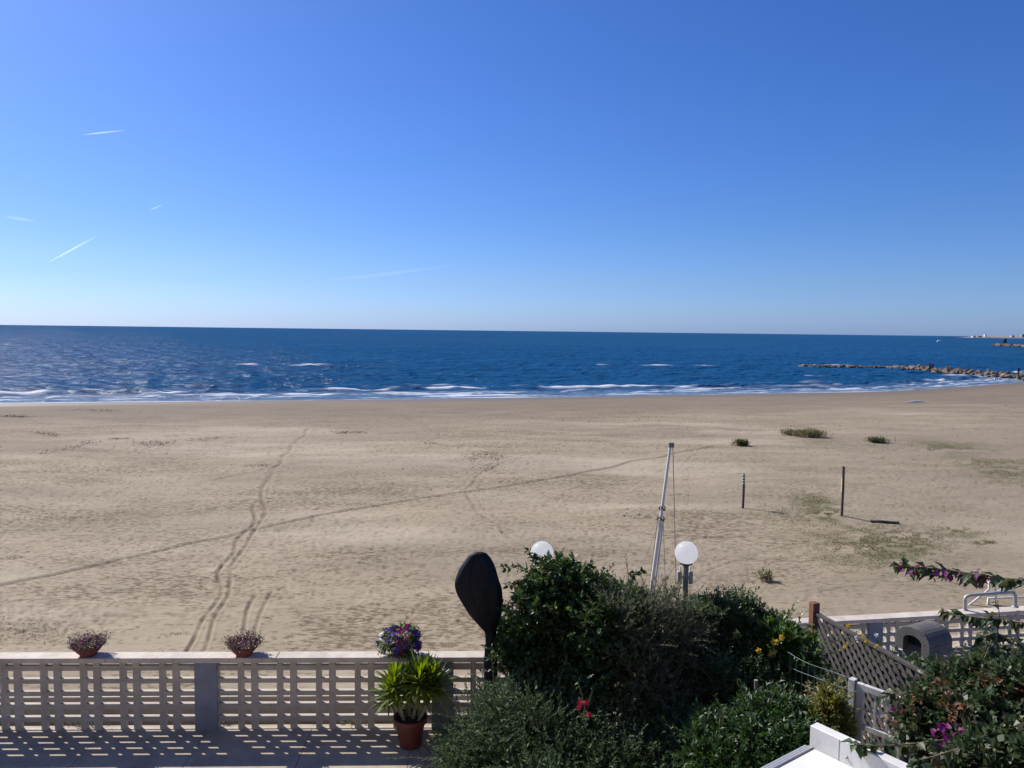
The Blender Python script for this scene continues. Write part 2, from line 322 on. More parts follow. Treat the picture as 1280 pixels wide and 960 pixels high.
do_ruts([
    ([(0, 733), (70, 717), (140, 701), (220, 683), (300, 667), (380, 650), (450, 636), (520, 624), (600, 612), (700, 597), (780, 580), (840, 567), (895, 557)], .15, .065, .08, 1),
    ([(232, 815), (250, 790), (262, 768), (274, 735), (281, 705), (293, 678), (312, 660), (321, 640), (318, 630)], .058, .036, .95, 2),
    ([(255, 812), (272, 780), (287, 750), (294, 715), (300, 690), (316, 668), (330, 645), (328, 630), (331, 615), (337, 600)], .058, .03, .95, 3),
    ([(300, 792), (305, 770), (313, 752), (322, 740)], .06, .026, .9, 4),
    ([(319, 790), (324, 768), (332, 750), (342, 737)], .06, .032, .9, 5),
    ([(335, 602), (350, 578), (372, 552), (388, 535)], .2, .03, .9, 6),
    ([(640, 672), (612, 650), (588, 628), (580, 612), (600, 590), (640, 575)], .14, .022, .9, 7),
    ([(1065, 608), (1120, 622), (1180, 640), (1240, 650)], .10, .03, .6, 8),
    ([(240, 605), (300, 592), (350, 583)], .08, .035, .7, 9),
    ([(860, 720), (950, 690), (1010, 676)], .10, .012, .8, 10)])
# low drifts of wind-blown sand
pm = sstep(.42, .62, fbm(XX * .11, YY * .16, 77, 3)); pit = sstep(.60, .74, fbm(XX * 3.2, YY * 3.6, 78, 2)) * pm; ZZ -= .015 * pit * sstep(-6, -18, SS)
ZZ += (fbm(XX * .9, YY * 1.6, 41, 4) - .5) * .03 * sstep(-2, -14, SS) + (fbm(XX * 2.6, YY * 4.2, 47, 3) - .5) * .010 * sstep(-2, -14, SS)
wet = sstep(-13, -3, SS + (fbm(XX * .06, YY * .06, 8) - .5) * 8)
damp = sstep(-44, -14, SS + (fbm(XX * .04, YY * .1, 9) - .5) * 22) * .72
pale = sstep(.56, .74, fbm(XX * .07, YY * .22, 21, 4)) * sstep(-12, -26, SS)
dull = sstep(.10, .62, UU + (fbm(XX * .05, YY * .09, 61, 4) - .5) * .9) * sstep(.30, .62, fbm(XX * .09, YY * .22, 62, 4) + .12 * sstep(.3, .6, UU))
dull = np.maximum(dull, .55 * sstep(.50, .66, fbm(XX * .12, YY * .25, 64, 4)))
VEG = [(1022, 632, 34, 12, 1), (1030, 648, 20, 4, 1), (1100, 690, 85, 24, .9), (985, 650, 40, 14, .6), (1185, 557, 56, 7, 1), (1255, 592, 56, 16, 1), (1240, 576, 64, 7, 1), (1230, 687, 14, 3, 1), (1195, 668, 34, 6, .9), (1130, 684, 60, 22, .7), (1040, 664, 60, 20, .7), (1060, 556, 60, 5, .5), (1010, 552, 45, 4, .6)]
veg = np.zeros_like(XX)
for (cx_, cy_, rx_, ry_, w_) in VEG:
    c_ = at_beach(cx_, cy_); ax = abs(at_beach(cx_ + rx_, cy_)[0] - c_[0]); ay = abs(at_beach(cx_, cy_ - ry_)[1] - c_[1])
    veg = np.maximum(veg, w_ * np.exp(-((XX - c_[0]) / ax) ** 2 - ((YY - c_[1]) / ay) ** 2))
veg = veg * sstep(.36, .62, fbm(XX * .55, YY * .7, 66, 4)) * (.55 + .45 * sstep(.4, .6, fbm(XX * 3., YY * 3., 67, 2)))
gq = (np.arange(NR - 1)[:, None] * NC + np.arange(NC - 1)[None, :]).ravel()
quads = np.stack([gq, gq + 1, gq + NC + 1, gq + NC], 1)
me = npmesh('beach', np.stack([XX, YY, ZZ], -1).reshape(-1, 3), quads, True)
for nm, A in (('wet', np.clip(wet + damp * (1 - wet), 0, 1)), ('pale', pale), ('pit_shade', PIT_SHADE), ('dull', dull), ('veg', veg)):
    at = me.attributes.new(nm, 'FLOAT', 'POINT'); at.data.foreach_set('value', A.astype(np.float32).ravel())
m, t, p, o = mat_new('sand'); tc = N(t, 'ShaderNodeTexCoord'); mp = N(t, 'ShaderNodeMapping'); mp.inputs['Scale'].default_value = (.6, 1.5, 1); t.links.new(tc.outputs['Object'], mp.inputs[0])
n1 = N(t, 'ShaderNodeTexNoise', Scale=.35, Detail=8, Roughness=.65); t.links.new(mp.outputs[0], n1.inputs['Vector'])
n2 = N(t, 'ShaderNodeTexNoise', Scale=5.0, Detail=6, Roughness=.7); t.links.new(mp.outputs[0], n2.inputs['Vector'])
n3 = N(t, 'ShaderNodeTexNoise', Scale=28, Detail=5, Roughness=.7); t.links.new(tc.outputs['Object'], n3.inputs['Vector'])
ca = ramp(t, n1.outputs['Fac'], [(.28, (.270, .220, .150)), (.5, (.320, .264, .182)), (.75, (.368, .306, .216))])
cb = ramp(t, n2.outputs['Fac'], [(.30, (.80, .79, .78)), (.42, (.97, .97, .97)), (.7, (1.05, 1.05, 1.05))])
mul = N(t, 'ShaderNodeMixRGB', blend_type='MULTIPLY', Fac=1.0); t.links.new(ca, mul.inputs[1]); t.links.new(cb, mul.inputs[2])
mpc = N(t, 'ShaderNodeMapping'); mpc.inputs['Scale'].default_value = (2.6, 5.6, 1); mpc.inputs['Rotation'].default_value = (0, 0, .12); t.links.new(tc.outputs['Object'], mpc.inputs[0])
nc1 = N(t, 'ShaderNodeTexNoise', Scale=1.0, Detail=4, Roughness=.62); t.links.new(mpc.outputs[0], nc1.inputs['Vector'])
nc2 = N(t, 'ShaderNodeTexNoise', Scale=.16, Detail=4, Roughness=.6); t.links.new(mp.outputs[0], nc2.inputs['Vector'])
cadd = N(t, 'ShaderNodeMath', operation='MULTIPLY_ADD'); cadd.inputs[1].default_value = .55; t.links.new(nc2.outputs['Fac'], cadd.inputs[0]); t.links.new(nc1.outputs['Fac'], cadd.inputs[2])
shade_crumb = ramp(t, cadd.outputs[0], [(.82, (1, 1, 1)), (.90, (.86, .85, .84)), (.98, (.70, .68, .66))])  # darker marks: grit, plus shade painted in for small hollows
mpd = N(t, 'ShaderNodeMapping'); mpd.inputs['Scale'].default_value = (5.6, 11.5, 1); mpd.inputs['Rotation'].default_value = (0, 0, .18); t.links.new(tc.outputs['Object'], mpd.inputs[0])
nd1 = N(t, 'ShaderNodeTexNoise', Scale=1.0, Detail=2, Roughness=.55); t.links.new(mpd.outputs[0], nd1.inputs['Vector'])
nd2 = N(t, 'ShaderNodeTexNoise', Scale=.30, Detail=5, Roughness=.65); t.links.new(mp.outputs[0], nd2.inputs['Vector'])
dadd = N(t, 'ShaderNodeMath', operation='MULTIPLY_ADD'); dadd.inputs[1].default_value = .75; t.links.new(nd2.outputs['Fac'], dadd.inputs[0]); t.links.new(nd1.outputs['Fac'], dadd.inputs[2]); dsc = N(t, 'ShaderNodeMath', operation='MULTIPLY'); dsc.inputs[1].default_value = .7; t.links.new(dadd.outputs[0], dsc.inputs[0])
dash = ramp(t, dsc.outputs[0], [(.645, (1, 1, 1)), (.670, (.78, .755, .73)), (.71, (.54, .50, .46))])  # dark dashes: shade of shallow pits painted in, with some debris
muld = N(t, 'ShaderNodeMixRGB', blend_type='MULTIPLY', Fac=1.0); t.links.new(mul.outputs[0], muld.inputs[1]); t.links.new(dash, muld.inputs[2]); mul = muld
mulc = N(t, 'ShaderNodeMixRGB', blend_type='MULTIPLY', Fac=1.0); t.links.new(mul.outputs[0], mulc.inputs[1]); t.links.new(shade_crumb, mulc.inputs[2]); mul = mulc
ap = N(t, 'ShaderNodeAttribute', attribute_name='pale'); mxp = N(t, 'ShaderNodeMixRGB'); mxp.inputs[2].default_value = (.43, .36, .268, 1)
mfp = N(t, 'ShaderNodeMath', operation='MULTIPLY'); mfp.inputs[1].default_value = .6; t.links.new(ap.outputs['Fac'], mfp.inputs[0]); t.links.new(mfp.outputs[0], mxp.inputs[0]); t.links.new(mul.outputs[0], mxp.inputs[1])
aw = N(t, 'ShaderNodeAttribute', attribute_name='wet'); mxw = N(t, 'ShaderNodeMixRGB')
for an, fc, cc in (('dull', .75, (.235, .192, .138, 1)), ('veg', .95, (.125, .125, .062, 1))):
    aa = N(t, 'ShaderNodeAttribute', attribute_name=an); af = N(t, 'ShaderNodeMath', operation='MULTIPLY'); af.inputs[1].default_value = fc; t.links.new(aa.outputs['Fac'], af.inputs[0]); mq = N(t, 'ShaderNodeMixRGB'); mq.inputs[2].default_value = cc; t.links.new(af.outputs[0], mq.inputs[0]); t.links.new(mxp.outputs[0], mq.inputs[1]); mxp = mq
tu = N(t, 'ShaderNodeAttribute', attribute_name='pit_shade'); tuf = N(t, 'ShaderNodeMath', operation='MULTIPLY'); tuf.inputs[1].default_value = .75; t.links.new(tu.outputs['Fac'], tuf.inputs[0]); mxt = N(t, 'ShaderNodeMixRGB'); mxt.inputs[2].default_value = (.165, .125, .085, 1); t.links.new(tuf.outputs[0], mxt.inputs[0]); t.links.new(mxp.outputs[0], mxt.inputs[1]); mxp = mxt; mxw.inputs[2].default_value = (.165, .130, .091, 1); t.links.new(aw.outputs['Fac'], mxw.inputs[0]); t.links.new(mxp.outputs[0], mxw.inputs[1])  # print and rut bottoms coloured dark for shade and dug-up damp sand
t.links.new(mxw.outputs[0], p.inputs['Base Color'])
mr = N(t, 'ShaderNodeMapRange'); mr.inputs['From Min'].default_value = .8; mr.inputs['To Min'].default_value = .95; mr.inputs['To Max'].default_value = .55; t.links.new(aw.outputs['Fac'], mr.inputs[0]); t.links.new(mr.outputs[0], p.inputs['Roughness'])
p.inputs['Specular IOR Level'].default_value = .2
b1 = N(t, 'ShaderNodeBump', Strength=.2, Distance=.05); t.links.new(n2.outputs['Fac'], b1.inputs['Height'])
bcr = N(t, 'ShaderNodeBump', Strength=.4, Distance=.04); t.links.new(shade_crumb, bcr.inputs['Height']); t.links.new(b1.outputs[0], bcr.inputs['Normal']); b1 = bcr
b2 = N(t, 'ShaderNodeBump', Strength=.45, Distance=.012); t.links.new(n3.outputs['Fac'], b2.inputs['Height']); t.links.new(b1.outputs[0], b2.inputs['Normal']); t.links.new(b2.outputs[0], p.inputs['Normal'])
M['sand'] = m
tag(link('beach', me, m), kind='structure')

# ------------------------------------------------------------------ sea
NCs = 760; us = np.linspace(-1.5, 1.5, NCs)
ys = np.concatenate([np.linspace(48, 175, 330), 175 * (420 / 175) ** np.linspace(0, 1, 121)[1:], 420 * (90000 / 420) ** (np.linspace(0, 1, 60)[1:])])
US, YS = np.meshgrid(us, ys); XS = US * YS; Ssea = shore_s(XS, YS)
Z = np.full_like(XS, SEA_Z); fade = sstep(700, 220, YS) * sstep(-1, 14, Ssea); r2 = np.random.default_rng(5)
for k in range(34):
    lam = 1.6 * (7.5 / 1.6) ** r2.random(); a = math.radians(70 + r2.normal() * 28); kx = math.cos(a) * 2 * math.pi / lam; ky = math.sin(a) * 2 * math.pi / lam
    Z += fade * .0085 * lam ** .75 * np.sin(kx * XS + ky * YS + r2.random() * 6.28) * (.4 + 1.2 * vnoise(XS * .03 + k, YS * .03, 60 + k))
foam = np.zeros_like(Z)
def crest(s0, amp, wd, sd, gate, wig=5, back=1.0):
    """a breaker line at s0 metres offshore"""
    w = (fbm(XS * .018, XS * 0 + sd, sd, 3) - .5) * wig * 2
    g = sstep(gate - .08, gate + .08, fbm(XS * .028, XS * 0 + sd * 3.7, sd + 5, 3)); d = Ssea - s0 - w
    prof = np.where(d > 0, np.exp(-(d / (wd * 1.9)) ** 2), np.exp(-(d / (wd * .55)) ** 2))
    return amp * g * prof, g, d
for (s0, amp, wd, sd, gate, wig, fm) in [(12.5, .26, .95, 1, .30, 1.8, .82), (7.5, .14, .75, 2, .30, 1.6, .82), (3.6, .07, .6, 3, .30, 1.2, .85), (18, .24, 1.5, 4, .56, 3.0, .8), (30, .3, 2.2, 5, .62, 4, .0), (70, .35, 2.5, 9, .60, 6, .0)]:
    h, g, d = crest(s0, amp, wd, sd, gate, wig); Z += h
    if fm:
        ft = fbm(XS * .35, YS * .9, 70 + sd, 3); g2 = sstep(.42, .60, fbm(XS * .13, XS * 0 + sd, 80 + sd, 3))
        foam = np.maximum(foam, fm * g * g2 * np.where(d > .2, sstep(.7, .1, d), sstep(-1.15 * wd, -.15 * wd, d)) * sstep(.34, .60, ft + .08))
streak = sstep(.55, .67, fbm(XS * .13, Ssea * 1.1, 31, 4)) * sstep(.0, 1.5, Ssea) * sstep(15, 7, Ssea) * .6
foam = np.maximum(foam, streak)
edge = np.exp(-((Ssea - .5 - 2.4 * (fbm(XS * .06, XS * 0, 33, 3) - .5)) / .45) ** 2) * .8; foam = np.maximum(foam, edge)
def whitecap(px, py, lx, ly):
    q = at_z(px, py, SEA_Z); d = ((XS - q[0]) / lx) ** 2 + ((YS - q[1]) / ly) ** 2
    return np.exp(-d) * sstep(.3, .55, fbm(XS * .4, YS * .5, 55, 2) + .12)
for a in [(310, 456, 3.0, 1.6), (390, 457, 4.2, 1.8), (820, 457, 4, 1.4), (876, 457, 3, 1.3), (750, 456, 2.0, 1.3), (560, 468, 2, 1), (1030, 456, 7, 1.2), (1195, 470, 2.5, 1.6), (1225, 472, 3, 1.5), (1015, 470, 2, 1.0)]:
    w_ = .72 * whitecap(*a); foam = np.maximum(foam, w_); Z += .25 * w_
shal = sstep(15, 1, Ssea + (fbm(XS * .05, Ssea * .3, 36, 3) - .5) * 9)
Z += np.where(Ssea < 2, -.0, 0)
gq = (np.arange(len(ys) - 1)[:, None] * NCs + np.arange(NCs - 1)[None, :]).ravel()
q4 = np.stack([gq, gq + 1, gq + NCs + 1, gq + NCs], 1)
keep = (Ssea.ravel()[q4].max(1) > -6)
me = npmesh('sea', np.stack([XS, YS, Z], -1).reshape(-1, 3), q4[keep], True)
for nm, A in (('foam', foam), ('shal', shal)):
    at = me.attributes.new(nm, 'FLOAT', 'POINT'); at.data.foreach_set('value', A.astype(np.float32).ravel())
m, t, p, o = mat_new('sea_water'); tc = N(t, 'ShaderNodeTexCoord')
mp = N(t, 'ShaderNodeMapping'); mp.inputs['Scale'].default_value = (.55, 1.0, 1); mp.inputs['Rotation'].default_value = (0, 0, -.25); t.links.new(tc.outputs['Object'], mp.inputs[0])
w1 = N(t, 'ShaderNodeTexNoise', Scale=.55, Detail=5, Roughness=.62); t.links.new(mp.outputs[0], w1.inputs['Vector'])
w2 = N(t, 'ShaderNodeTexNoise', Scale=.07, Detail=5, Roughness=.6); t.links.new(mp.outputs[0], w2.inputs['Vector'])
w3 = N(t, 'ShaderNodeTexNoise', Scale=.008, Detail=4, Roughness=.6); t.links.new(mp.outputs[0], w3.inputs['Vector'])
bb = N(t, 'ShaderNodeBump', Strength=1.0, Distance=.9); t.links.new(w1.outputs['Fac'], bb.inputs['Height'])
bc = N(t, 'ShaderNodeBump', Strength=1.0, Distance=3.5); t.links.new(w2.outputs['Fac'], bc.inputs['Height']); t.links.new(bb.outputs[0], bc.inputs['Normal'])
wmix = N(t, 'ShaderNodeMath', operation='MULTIPLY_ADD'); wmix.inputs[1].default_value = .6; wsc = N(t, 'ShaderNodeMath', operation='MULTIPLY'); wsc.inputs[1].default_value = .4; mpw = N(t, 'ShaderNodeMapping'); mpw.inputs['Scale'].default_value = (.03, .16, 1); t.links.new(tc.outputs['Object'], mpw.inputs[0]); w4 = N(t, 'ShaderNodeTexNoise', Scale=1.0, Detail=6, Roughness=.72); t.links.new(mpw.outputs[0], w4.inputs['Vector']); t.links.new(w3.outputs['Fac'], wsc.inputs[0]); t.links.new(w4.outputs['Fac'], wmix.inputs[0]); t.links.new(wsc.outputs[0], wmix.inputs[2])
deep = ramp(t, wmix.outputs[0], [(.30, (.007, .056, .146)), (.5, (.010, .069, .173)), (.70, (.017, .088, .204))])  # blue streaks paint in the reflection differences between wave slopes
ash = N(t, 'ShaderNodeAttribute', attribute_name='shal'); mxs = N(t, 'ShaderNodeMixRGB'); mxs.inputs[2].default_value = (.12, .19, .29, 1); t.links.new(ash.outputs['Fac'], mxs.inputs[0]); t.links.new(deep, mxs.inputs[1])
wd_ = N(t, 'ShaderNodeBsdfDiffuse'); t.links.new(mxs.outputs[0], wd_.inputs['Color']); t.links.new(bc.outputs[0], wd_.inputs['Normal'])
wg = N(t, 'ShaderNodeBsdfGlossy'); wg.inputs['Roughness'].default_value = .10; t.links.new(bc.outputs[0], wg.inputs['Normal'])
fr_ = N(t, 'ShaderNodeFresnel'); fr_.inputs['IOR'].default_value = 1.333; t.links.new(bc.outputs[0], fr_.inputs['Normal'])
fc_ = N(t, 'ShaderNodeMapRange'); fc_.inputs['From Min'].default_value = .02; fc_.inputs['From Max'].default_value = .6; fc_.inputs['To Min'].default_value = .02; fc_.inputs['To Max'].default_value = .08; t.links.new(fr_.outputs[0], fc_.inputs[0])
wmx = N(t, 'ShaderNodeMixShader'); t.links.new(fc_.outputs[0], wmx.inputs[0]); t.links.new(wd_.outputs[0], wmx.inputs[1]); t.links.new(wg.outputs[0], wmx.inputs[2])
fb = N(t, 'ShaderNodeBsdfDiffuse'); fb.inputs['Color'].default_value = (.74, .77, .80, 1); fa = N(t, 'ShaderNodeAttribute', attribute_name='foam')
fn_ = N(t, 'ShaderNodeTexNoise', Scale=1.6, Detail=6, Roughness=.7); t.links.new(mp.outputs[0], fn_.inputs['Vector'])
fs = N(t, 'ShaderNodeMath', operation='MULTIPLY_ADD'); fs.inputs[1].default_value = .8; fs.inputs[2].default_value = -.42; t.links.new(fn_.outputs['Fac'], fs.inputs[0])
fad = N(t, 'ShaderNodeMath', operation='ADD'); t.links.new(fa.outputs['Fac'], fad.inputs[0]); t.links.new(fs.outputs[0], fad.inputs[1])
fm = N(t, 'ShaderNodeMath', operation='MULTIPLY', use_clamp=True); t.links.new(fad.outputs[0], fm.inputs[0]); t.links.new(fa.outputs['Fac'], fm.inputs[1])
fk = N(t, 'ShaderNodeMath', operation='MULTIPLY', use_clamp=True); fk.inputs[1].default_value = 1.5; t.links.new(fm.outputs[0], fk.inputs[0])
ms = N(t, 'ShaderNodeMixShader'); t.links.new(fk.outputs[0], ms.inputs[0]); t.links.new(wmx.outputs[0], ms.inputs[1]); t.links.new(fb.outputs[0], ms.inputs[2]); t.links.new(ms.outputs[0], o.inputs['Surface'])
tag(link('sea', me, m), kind='structure')

# ------------------------------------------------------------------ terrace, yard
TW = math.radians(2.0); TO = Vector((-4.0, 9.985, 0)); WM = Matrix.Translation(TO) @ Matrix.Rotation(TW, 4, 'Z')   # wall frame: u along, v away from the camera
mb = MB(); mb.box(-9.5, 7.2, -6.0, .12, -1.6, -.012, WM); terr = tag(mb.build('terrace', M['joint']), kind='structure')
slab_mesh = {}
k = 0; us_ = [-9.5 + 1.36 * i for i in range(13)]; vs_ = [-6.0 + 1.235 * i for i in range(6)]
for iu in range(len(us_) - 1):
    for iv in range(5):
        v1 = vs_[iv + 1] - .004 if iv < 4 else .12
        b = MB(); b.box(us_[iu] + .004, us_[iu + 1] - .004, vs_[iv] + .004, v1, -.02, random.uniform(-.001, .001), WM)
        b.build('slab', M['slab'], terr)
# strip between the balustrade and the low sea wall
mb = MB()
g = 40
vs = []; fs = []
for i in range(g * 4 + 1):
    for j in range(7):
        u = -9.5 + 16.7 * i / (g * 4); v = .12 + .46 * j / 6; q = WM @ Vector((u, v, -.24 + .05 * float(fbm(np.array([u * 3.]), np.array([v * 5.]), 4)[0]))); vs.append(q)
for i in range(g * 4):
    for j in range(6): a = i * 7 + j; fs.append((a, a + 7, a + 8, a + 1))
mb.add(vs, fs, True); tag(mb.build('sand_strip', M['sand']), kind='structure')
sw = empty('low_sea_wall', WM @ Vector((0, .6, -.3)), TW); tag(sw, 'long low grey plastered wall seen through the openings of the block balustrade', 'wall')
mb = MB(); mb.box(-9.5, 7.2, -.03, .02, -1.0, .458, None); mb.build('wall_body', M['plaster'], sw)
mb = MB(); mb.box(-9.5, 7.2, -.034, .022, .460, .478, None); mb.build('wall_top', M['coping'], sw)
# neighbour's yard on the right
mb = MB(); mb.box(3.32, 14, 2, 14.9, -1.8, -.52); tag(mb.build('paved_yard', M['slab']), kind='structure')

# unseen house with the viewpoint's balcony, added for warm bounce into the shade
M['bounce_facade'] = surf('bounce_render', (.42, .33, .23), (.50, .40, .29), 2, .9, .2, 30)  # tone set for warm bounce onto the shaded terrace
hs_ = empty('house', (0, -1.4, 0)); tag(hs_, 'unseen cream house with balcony behind the viewpoint, added for bounce light', 'house')
b = MB(); b.box(-9, 7, -8, 0, -.5, 9.6); b.build('wall', M['bounce_facade'], hs_)
b = MB(); b.box(-9.3, 7.3, -8.3, .5, 9.6, 9.85); b.build('roof', M['terracotta'], hs_)
b = MB(); b.box(-4, 4, .002, 1.9, 3.55, 3.74); b.build('balcony', M['bounce_facade'], hs_)
for x in (-7, -3.2, .4, 4):
    for z in (.9, 4.6, 7.2):
        b = MB(); b.box(x - .6, x + .6, .002, .06, z, z + 1.3); w_ = b.build('window', M['white'], hs_); b = MB(); b.box(x - .52, x + .52, .06, .07, z + .08, z + 1.22); b.build('pane', M['glass'], w_)

# ------------------------------------------------------------------ breeze block walls
def block_mesh(name, T=.058, P=.514, RH=.1725, z_lo=None, z_hi=None):
    u = [0, .037, .137, .219, .477, P]; z = [0, .0325, .1395, RH]
    if z_hi is not None: z = [0, .0325, z_hi]
    b = MB(); eps = .0008
    def solid(u0, u1, z0, z1): b.box(u0, u1, 0, T, z0, z1)
    nu = len(u); nz = len(z); jj = .0007
    # front/back grid with openings, plus jambs: built cell by cell and welded
    bm = bmesh.new(); vv = {}
    def V(i, k, d):
        if (i, k, d) not in vv:
            x = u[i] + (jj if i == 0 else (-jj if i == nu - 1 else 0)); zz = z[k] + (jj if k == 0 else (-jj if k == nz - 1 else 0))
            vv[(i, k, d)] = bm.verts.new((x, T if d else 0, zz))
        return vv[(i, k, d)]
    hole = lambda i, k: i in (1, 3) and k == 1
    for i in range(nu - 1):
        for k_ in range(nz - 1):
            if hole(i, k_): continue
            bm.faces.new((V(i, k_, 0), V(i + 1, k_, 0), V(i + 1, k_ + 1, 0), V(i, k_ + 1, 0))); bm.faces.new((V(i, k_, 1), V(i, k_ + 1, 1), V(i + 1, k_ + 1, 1), V(i + 1, k_, 1)))
            for (di, dk, a, c) in ((-1, 0, (i, k_), (i, k_ + 1)), (1, 0, (i + 1, k_ + 1), (i + 1, k_)), (0, -1, (i + 1, k_), (i, k_)), (0, 1, (i, k_ + 1), (i + 1, k_ + 1))):
                ni, nk = i + di, k_ + dk; out = ni < 0 or ni >= nu - 1 or nk < 0 or nk >= nz - 1
                if out or hole(ni, nk): bm.faces.new((V(*a, 0), V(*c, 0), V(*c, 1), V(*a, 1)))
    es = [e for e in bm.edges if len(e.link_faces) == 2 and e.calc_face_angle(0) > .7]
    bmesh.ops.recalc_face_normals(bm, faces=bm.faces); bmesh.ops.bevel(bm, geom=es, offset=.004, segments=1, affect='EDGES')
    me = bpy.data.meshes.new(name); bm.to_mesh(me); bm.free(); me.materials.append(M['block']); return me
bmesh_full = block_mesh('screen_block'); bmesh_top = block_mesh('screen_block_top', z_hi=.100)
wall = empty('breeze_block_balustrade', TO, TW); tag(wall, 'cream breeze block balustrade with pale stone coping and blue-grey pillars at the terrace edge', 'balustrade')
for k in range(-6, 18):
    for r in range(6):
        o = link('screen_block', bmesh_full if r < 5 else bmesh_top, None, wall); o.location = (-2.640 + .514 * k, random.uniform(-.0025, .0025), .01 - .0325 + .1725 * r)
for (u0, u1) in [(-3.30, -3.01), (-.150, .148), (2.975, 3.262), (6.1, 6.39)]:
    b = MB(); b.box(u0, u1, -.035, .10, -.01, .929); b.build('pillar', M['bluepaint'], wall, .006)
cu = [-6.0, -4.4, -2.85, -1.28, .93, 2.55, 4.1, 5.6, 6.65]
for a, b_ in zip(cu[:-1], cu[1:]):
    b = MB(); b.box(a + .003, b_ - .003, -.062, .152, .931, 1.0); b.build('coping_stone', M['coping'], wall, .006)

A0 = Vector(at_z(1080, 768, .14)); A1 = Vector(at_z(1280, 757, .14)); ra = math.atan2(A1.y - A0.y, A1.x - A0.x)
rw = empty('breeze_block_balustrade', (A0.x, A0.y, -.55), ra); tag(rw, "neighbouring breeze block balustrade behind the lattice fence and bougainvillea on the right", 'balustrade')
# its back edge of the coping runs through A0-A1
for k in range(-4, 10):
    for r in range(4):
        o = link('screen_block', bmesh_full if r < 3 else bmesh_top, None, rw); o.location = (-.1 + .514 * k, -.155, r * .1725)
for (u0, u1) in [(-.02, .27), (4.3, 4.6)]:
    b = MB(); b.box(u0, u1, -.20, -.06, -.01, .619); b.build('pillar', M['bluepaint'], rw, .006)
for a, b_ in zip([-2.3, -.7, .9, 2.5, 4.1], [-.7, .9, 2.5, 4.1, 5.2]):
    b = MB(); b.box(a + .003, b_ - .003, -.25, 0, .621, .69); b.build('coping_stone', M['coping'], rw, .006)

# ------------------------------------------------------------------ foliage tools
def unit(v): return v / (np.linalg.norm(v, axis=-1, keepdims=True) + 1e-9)
def leaf_mesh(name, P, D, L, Wd, fold=.25, simple=False, upb=None, droop=0.0):
    n = len(P); D = unit(D); ref = np.where(np.abs(D[:, 2:3]) > .92, np.array([[1., 0, 0]]), np.array([[0, 0, 1.]])) if upb is None else upb
    ref = ref + RNG.normal(size=(n, 3)) * .45; Sd = unit(np.cross(D, ref)); Nn = np.cross(Sd, D)
    L = np.broadcast_to(np.asarray(L, float), (n,))[:, None]; Wd = np.broadcast_to(np.asarray(Wd, float), (n,))[:, None]
    if simple:
        V = np.stack([P, P + D * L * .45 + Sd * Wd * .5, P + D * L - Nn * L * droop, P + D * L * .45 - Sd * Wd * .5], 1); F = np.array([[0, 1, 2, 3]])
        Fc = (np.arange(n)[:, None, None] * 4 + F[None]).reshape(-1, 4)
    else:
        f = Nn * Wd * fold
        V = np.stack([P, P + D * L * .42 + Sd * Wd * .5 + f, P + D * L - Nn * L * (droop + .12), P + D * L * .42 - Sd * Wd * .5 + f, P + D * L * .5], 1); F = np.array([[0, 4, 1], [1, 4, 2], [0, 3, 4], [4, 3, 2]])
        Fc = (np.arange(n)[:, None, None] * 5 + F[None]).reshape(-1, 3)
    return npmesh(name, V.reshape(-1, 3), Fc)
def shoots(B, D, ln, m, spread=.9, jit=.25, start=.1, droop=0.0):
    """B,D (n,3) -> leaf positions and directions along n twigs"""
    n = len(B); D = unit(D); ln = np.broadcast_to(np.asarray(ln, float), (n,)); tt = np.linspace(start, 1, m)[None] + RNG.normal(size=(n, m)) * .04
    P = B[:, None] + D[:, None] * (ln[:, None] * tt)[..., None]; P[..., 2] -= droop * ln[:, None] * tt ** 2
    ref = np.where(np.abs(D[:, 2:3]) > .9, np.array([[1., 0, 0]]), np.array([[0, 0, 1.]])); A = unit(np.cross(D, ref)); Bv = np.cross(D, A)
    ph = np.arange(m)[None] * 2.4 + RNG.random((n, 1)) * 6.28
    rad = A[:, None] * np.cos(ph)[..., None] + Bv[:, None] * np.sin(ph)[..., None]; sp = spread * (1.15 - .7 * np.clip(tt, 0, 1))
    DD = D[:, None] * (1 - sp * .6)[..., None] + rad * sp[..., None] + RNG.normal(size=(n, m, 3)) * jit
    return P.reshape(-1, 3), DD.reshape(-1, 3)
def blob_pts(ells, n, lo=.72, hi=1.04, rough=.22, up=.35, only=None):
    """points and outward directions near the skin of a union of ellipsoids"""
    ells = [(np.array(c, float), np.array(r, float)) for c, r in ells]; ar = np.array([(r[0] * r[1] + r[1] * r[2] + r[0] * r[2]) for c, r in ells]); Ps = []; Ds = []
    for (c, r), f in zip(ells, ar / ar.sum()):
        k = int(n * f); d = unit(RNG.normal(size=(k, 3))); s = lo + (hi - lo) * RNG.random(k) ** .6
        bump = 1 + rough * (vnoise(d[:, 0] * 3 + c[0] * 7, d[:, 1] * 3 + d[:, 2] * 3.7 + c[1], int(c[2] * 100) % 97) - .5) * 2
        P = c + d * r * (s * bump)[:, None]; ok = np.ones(k, bool)
        for c2, r2 in ells:
            if c2 is c: continue
            ok &= (((P - c2) / r2) ** 2).sum(1) > .45
        Ps.append(P[ok]); Ds.append(unit(d / r)[ok])
    P = np.concatenate(Ps); D = np.concatenate(Ds); D = unit(D + np.array([0, 0, up]) + RNG.normal(size=P.shape) * .35); return P, D
def core_mesh(ells, k=.72): return None
def trunk(parent, base, tips, r=.03, mat='stem', name='stem'):
    for tp in tips:
        b = MB(); base = Vector(base); tp = Vector(tp); mid = base.lerp(tp, .5) + Vector((random.uniform(-.1, .1), random.uniform(-.1, .1), .05))
        b.tube([base, base.lerp(mid, .5), mid, mid.lerp(tp, .5), tp], [r, r * .85, r * .7, r * .5, r * .25], 6); b.build(name, M[mat], parent)
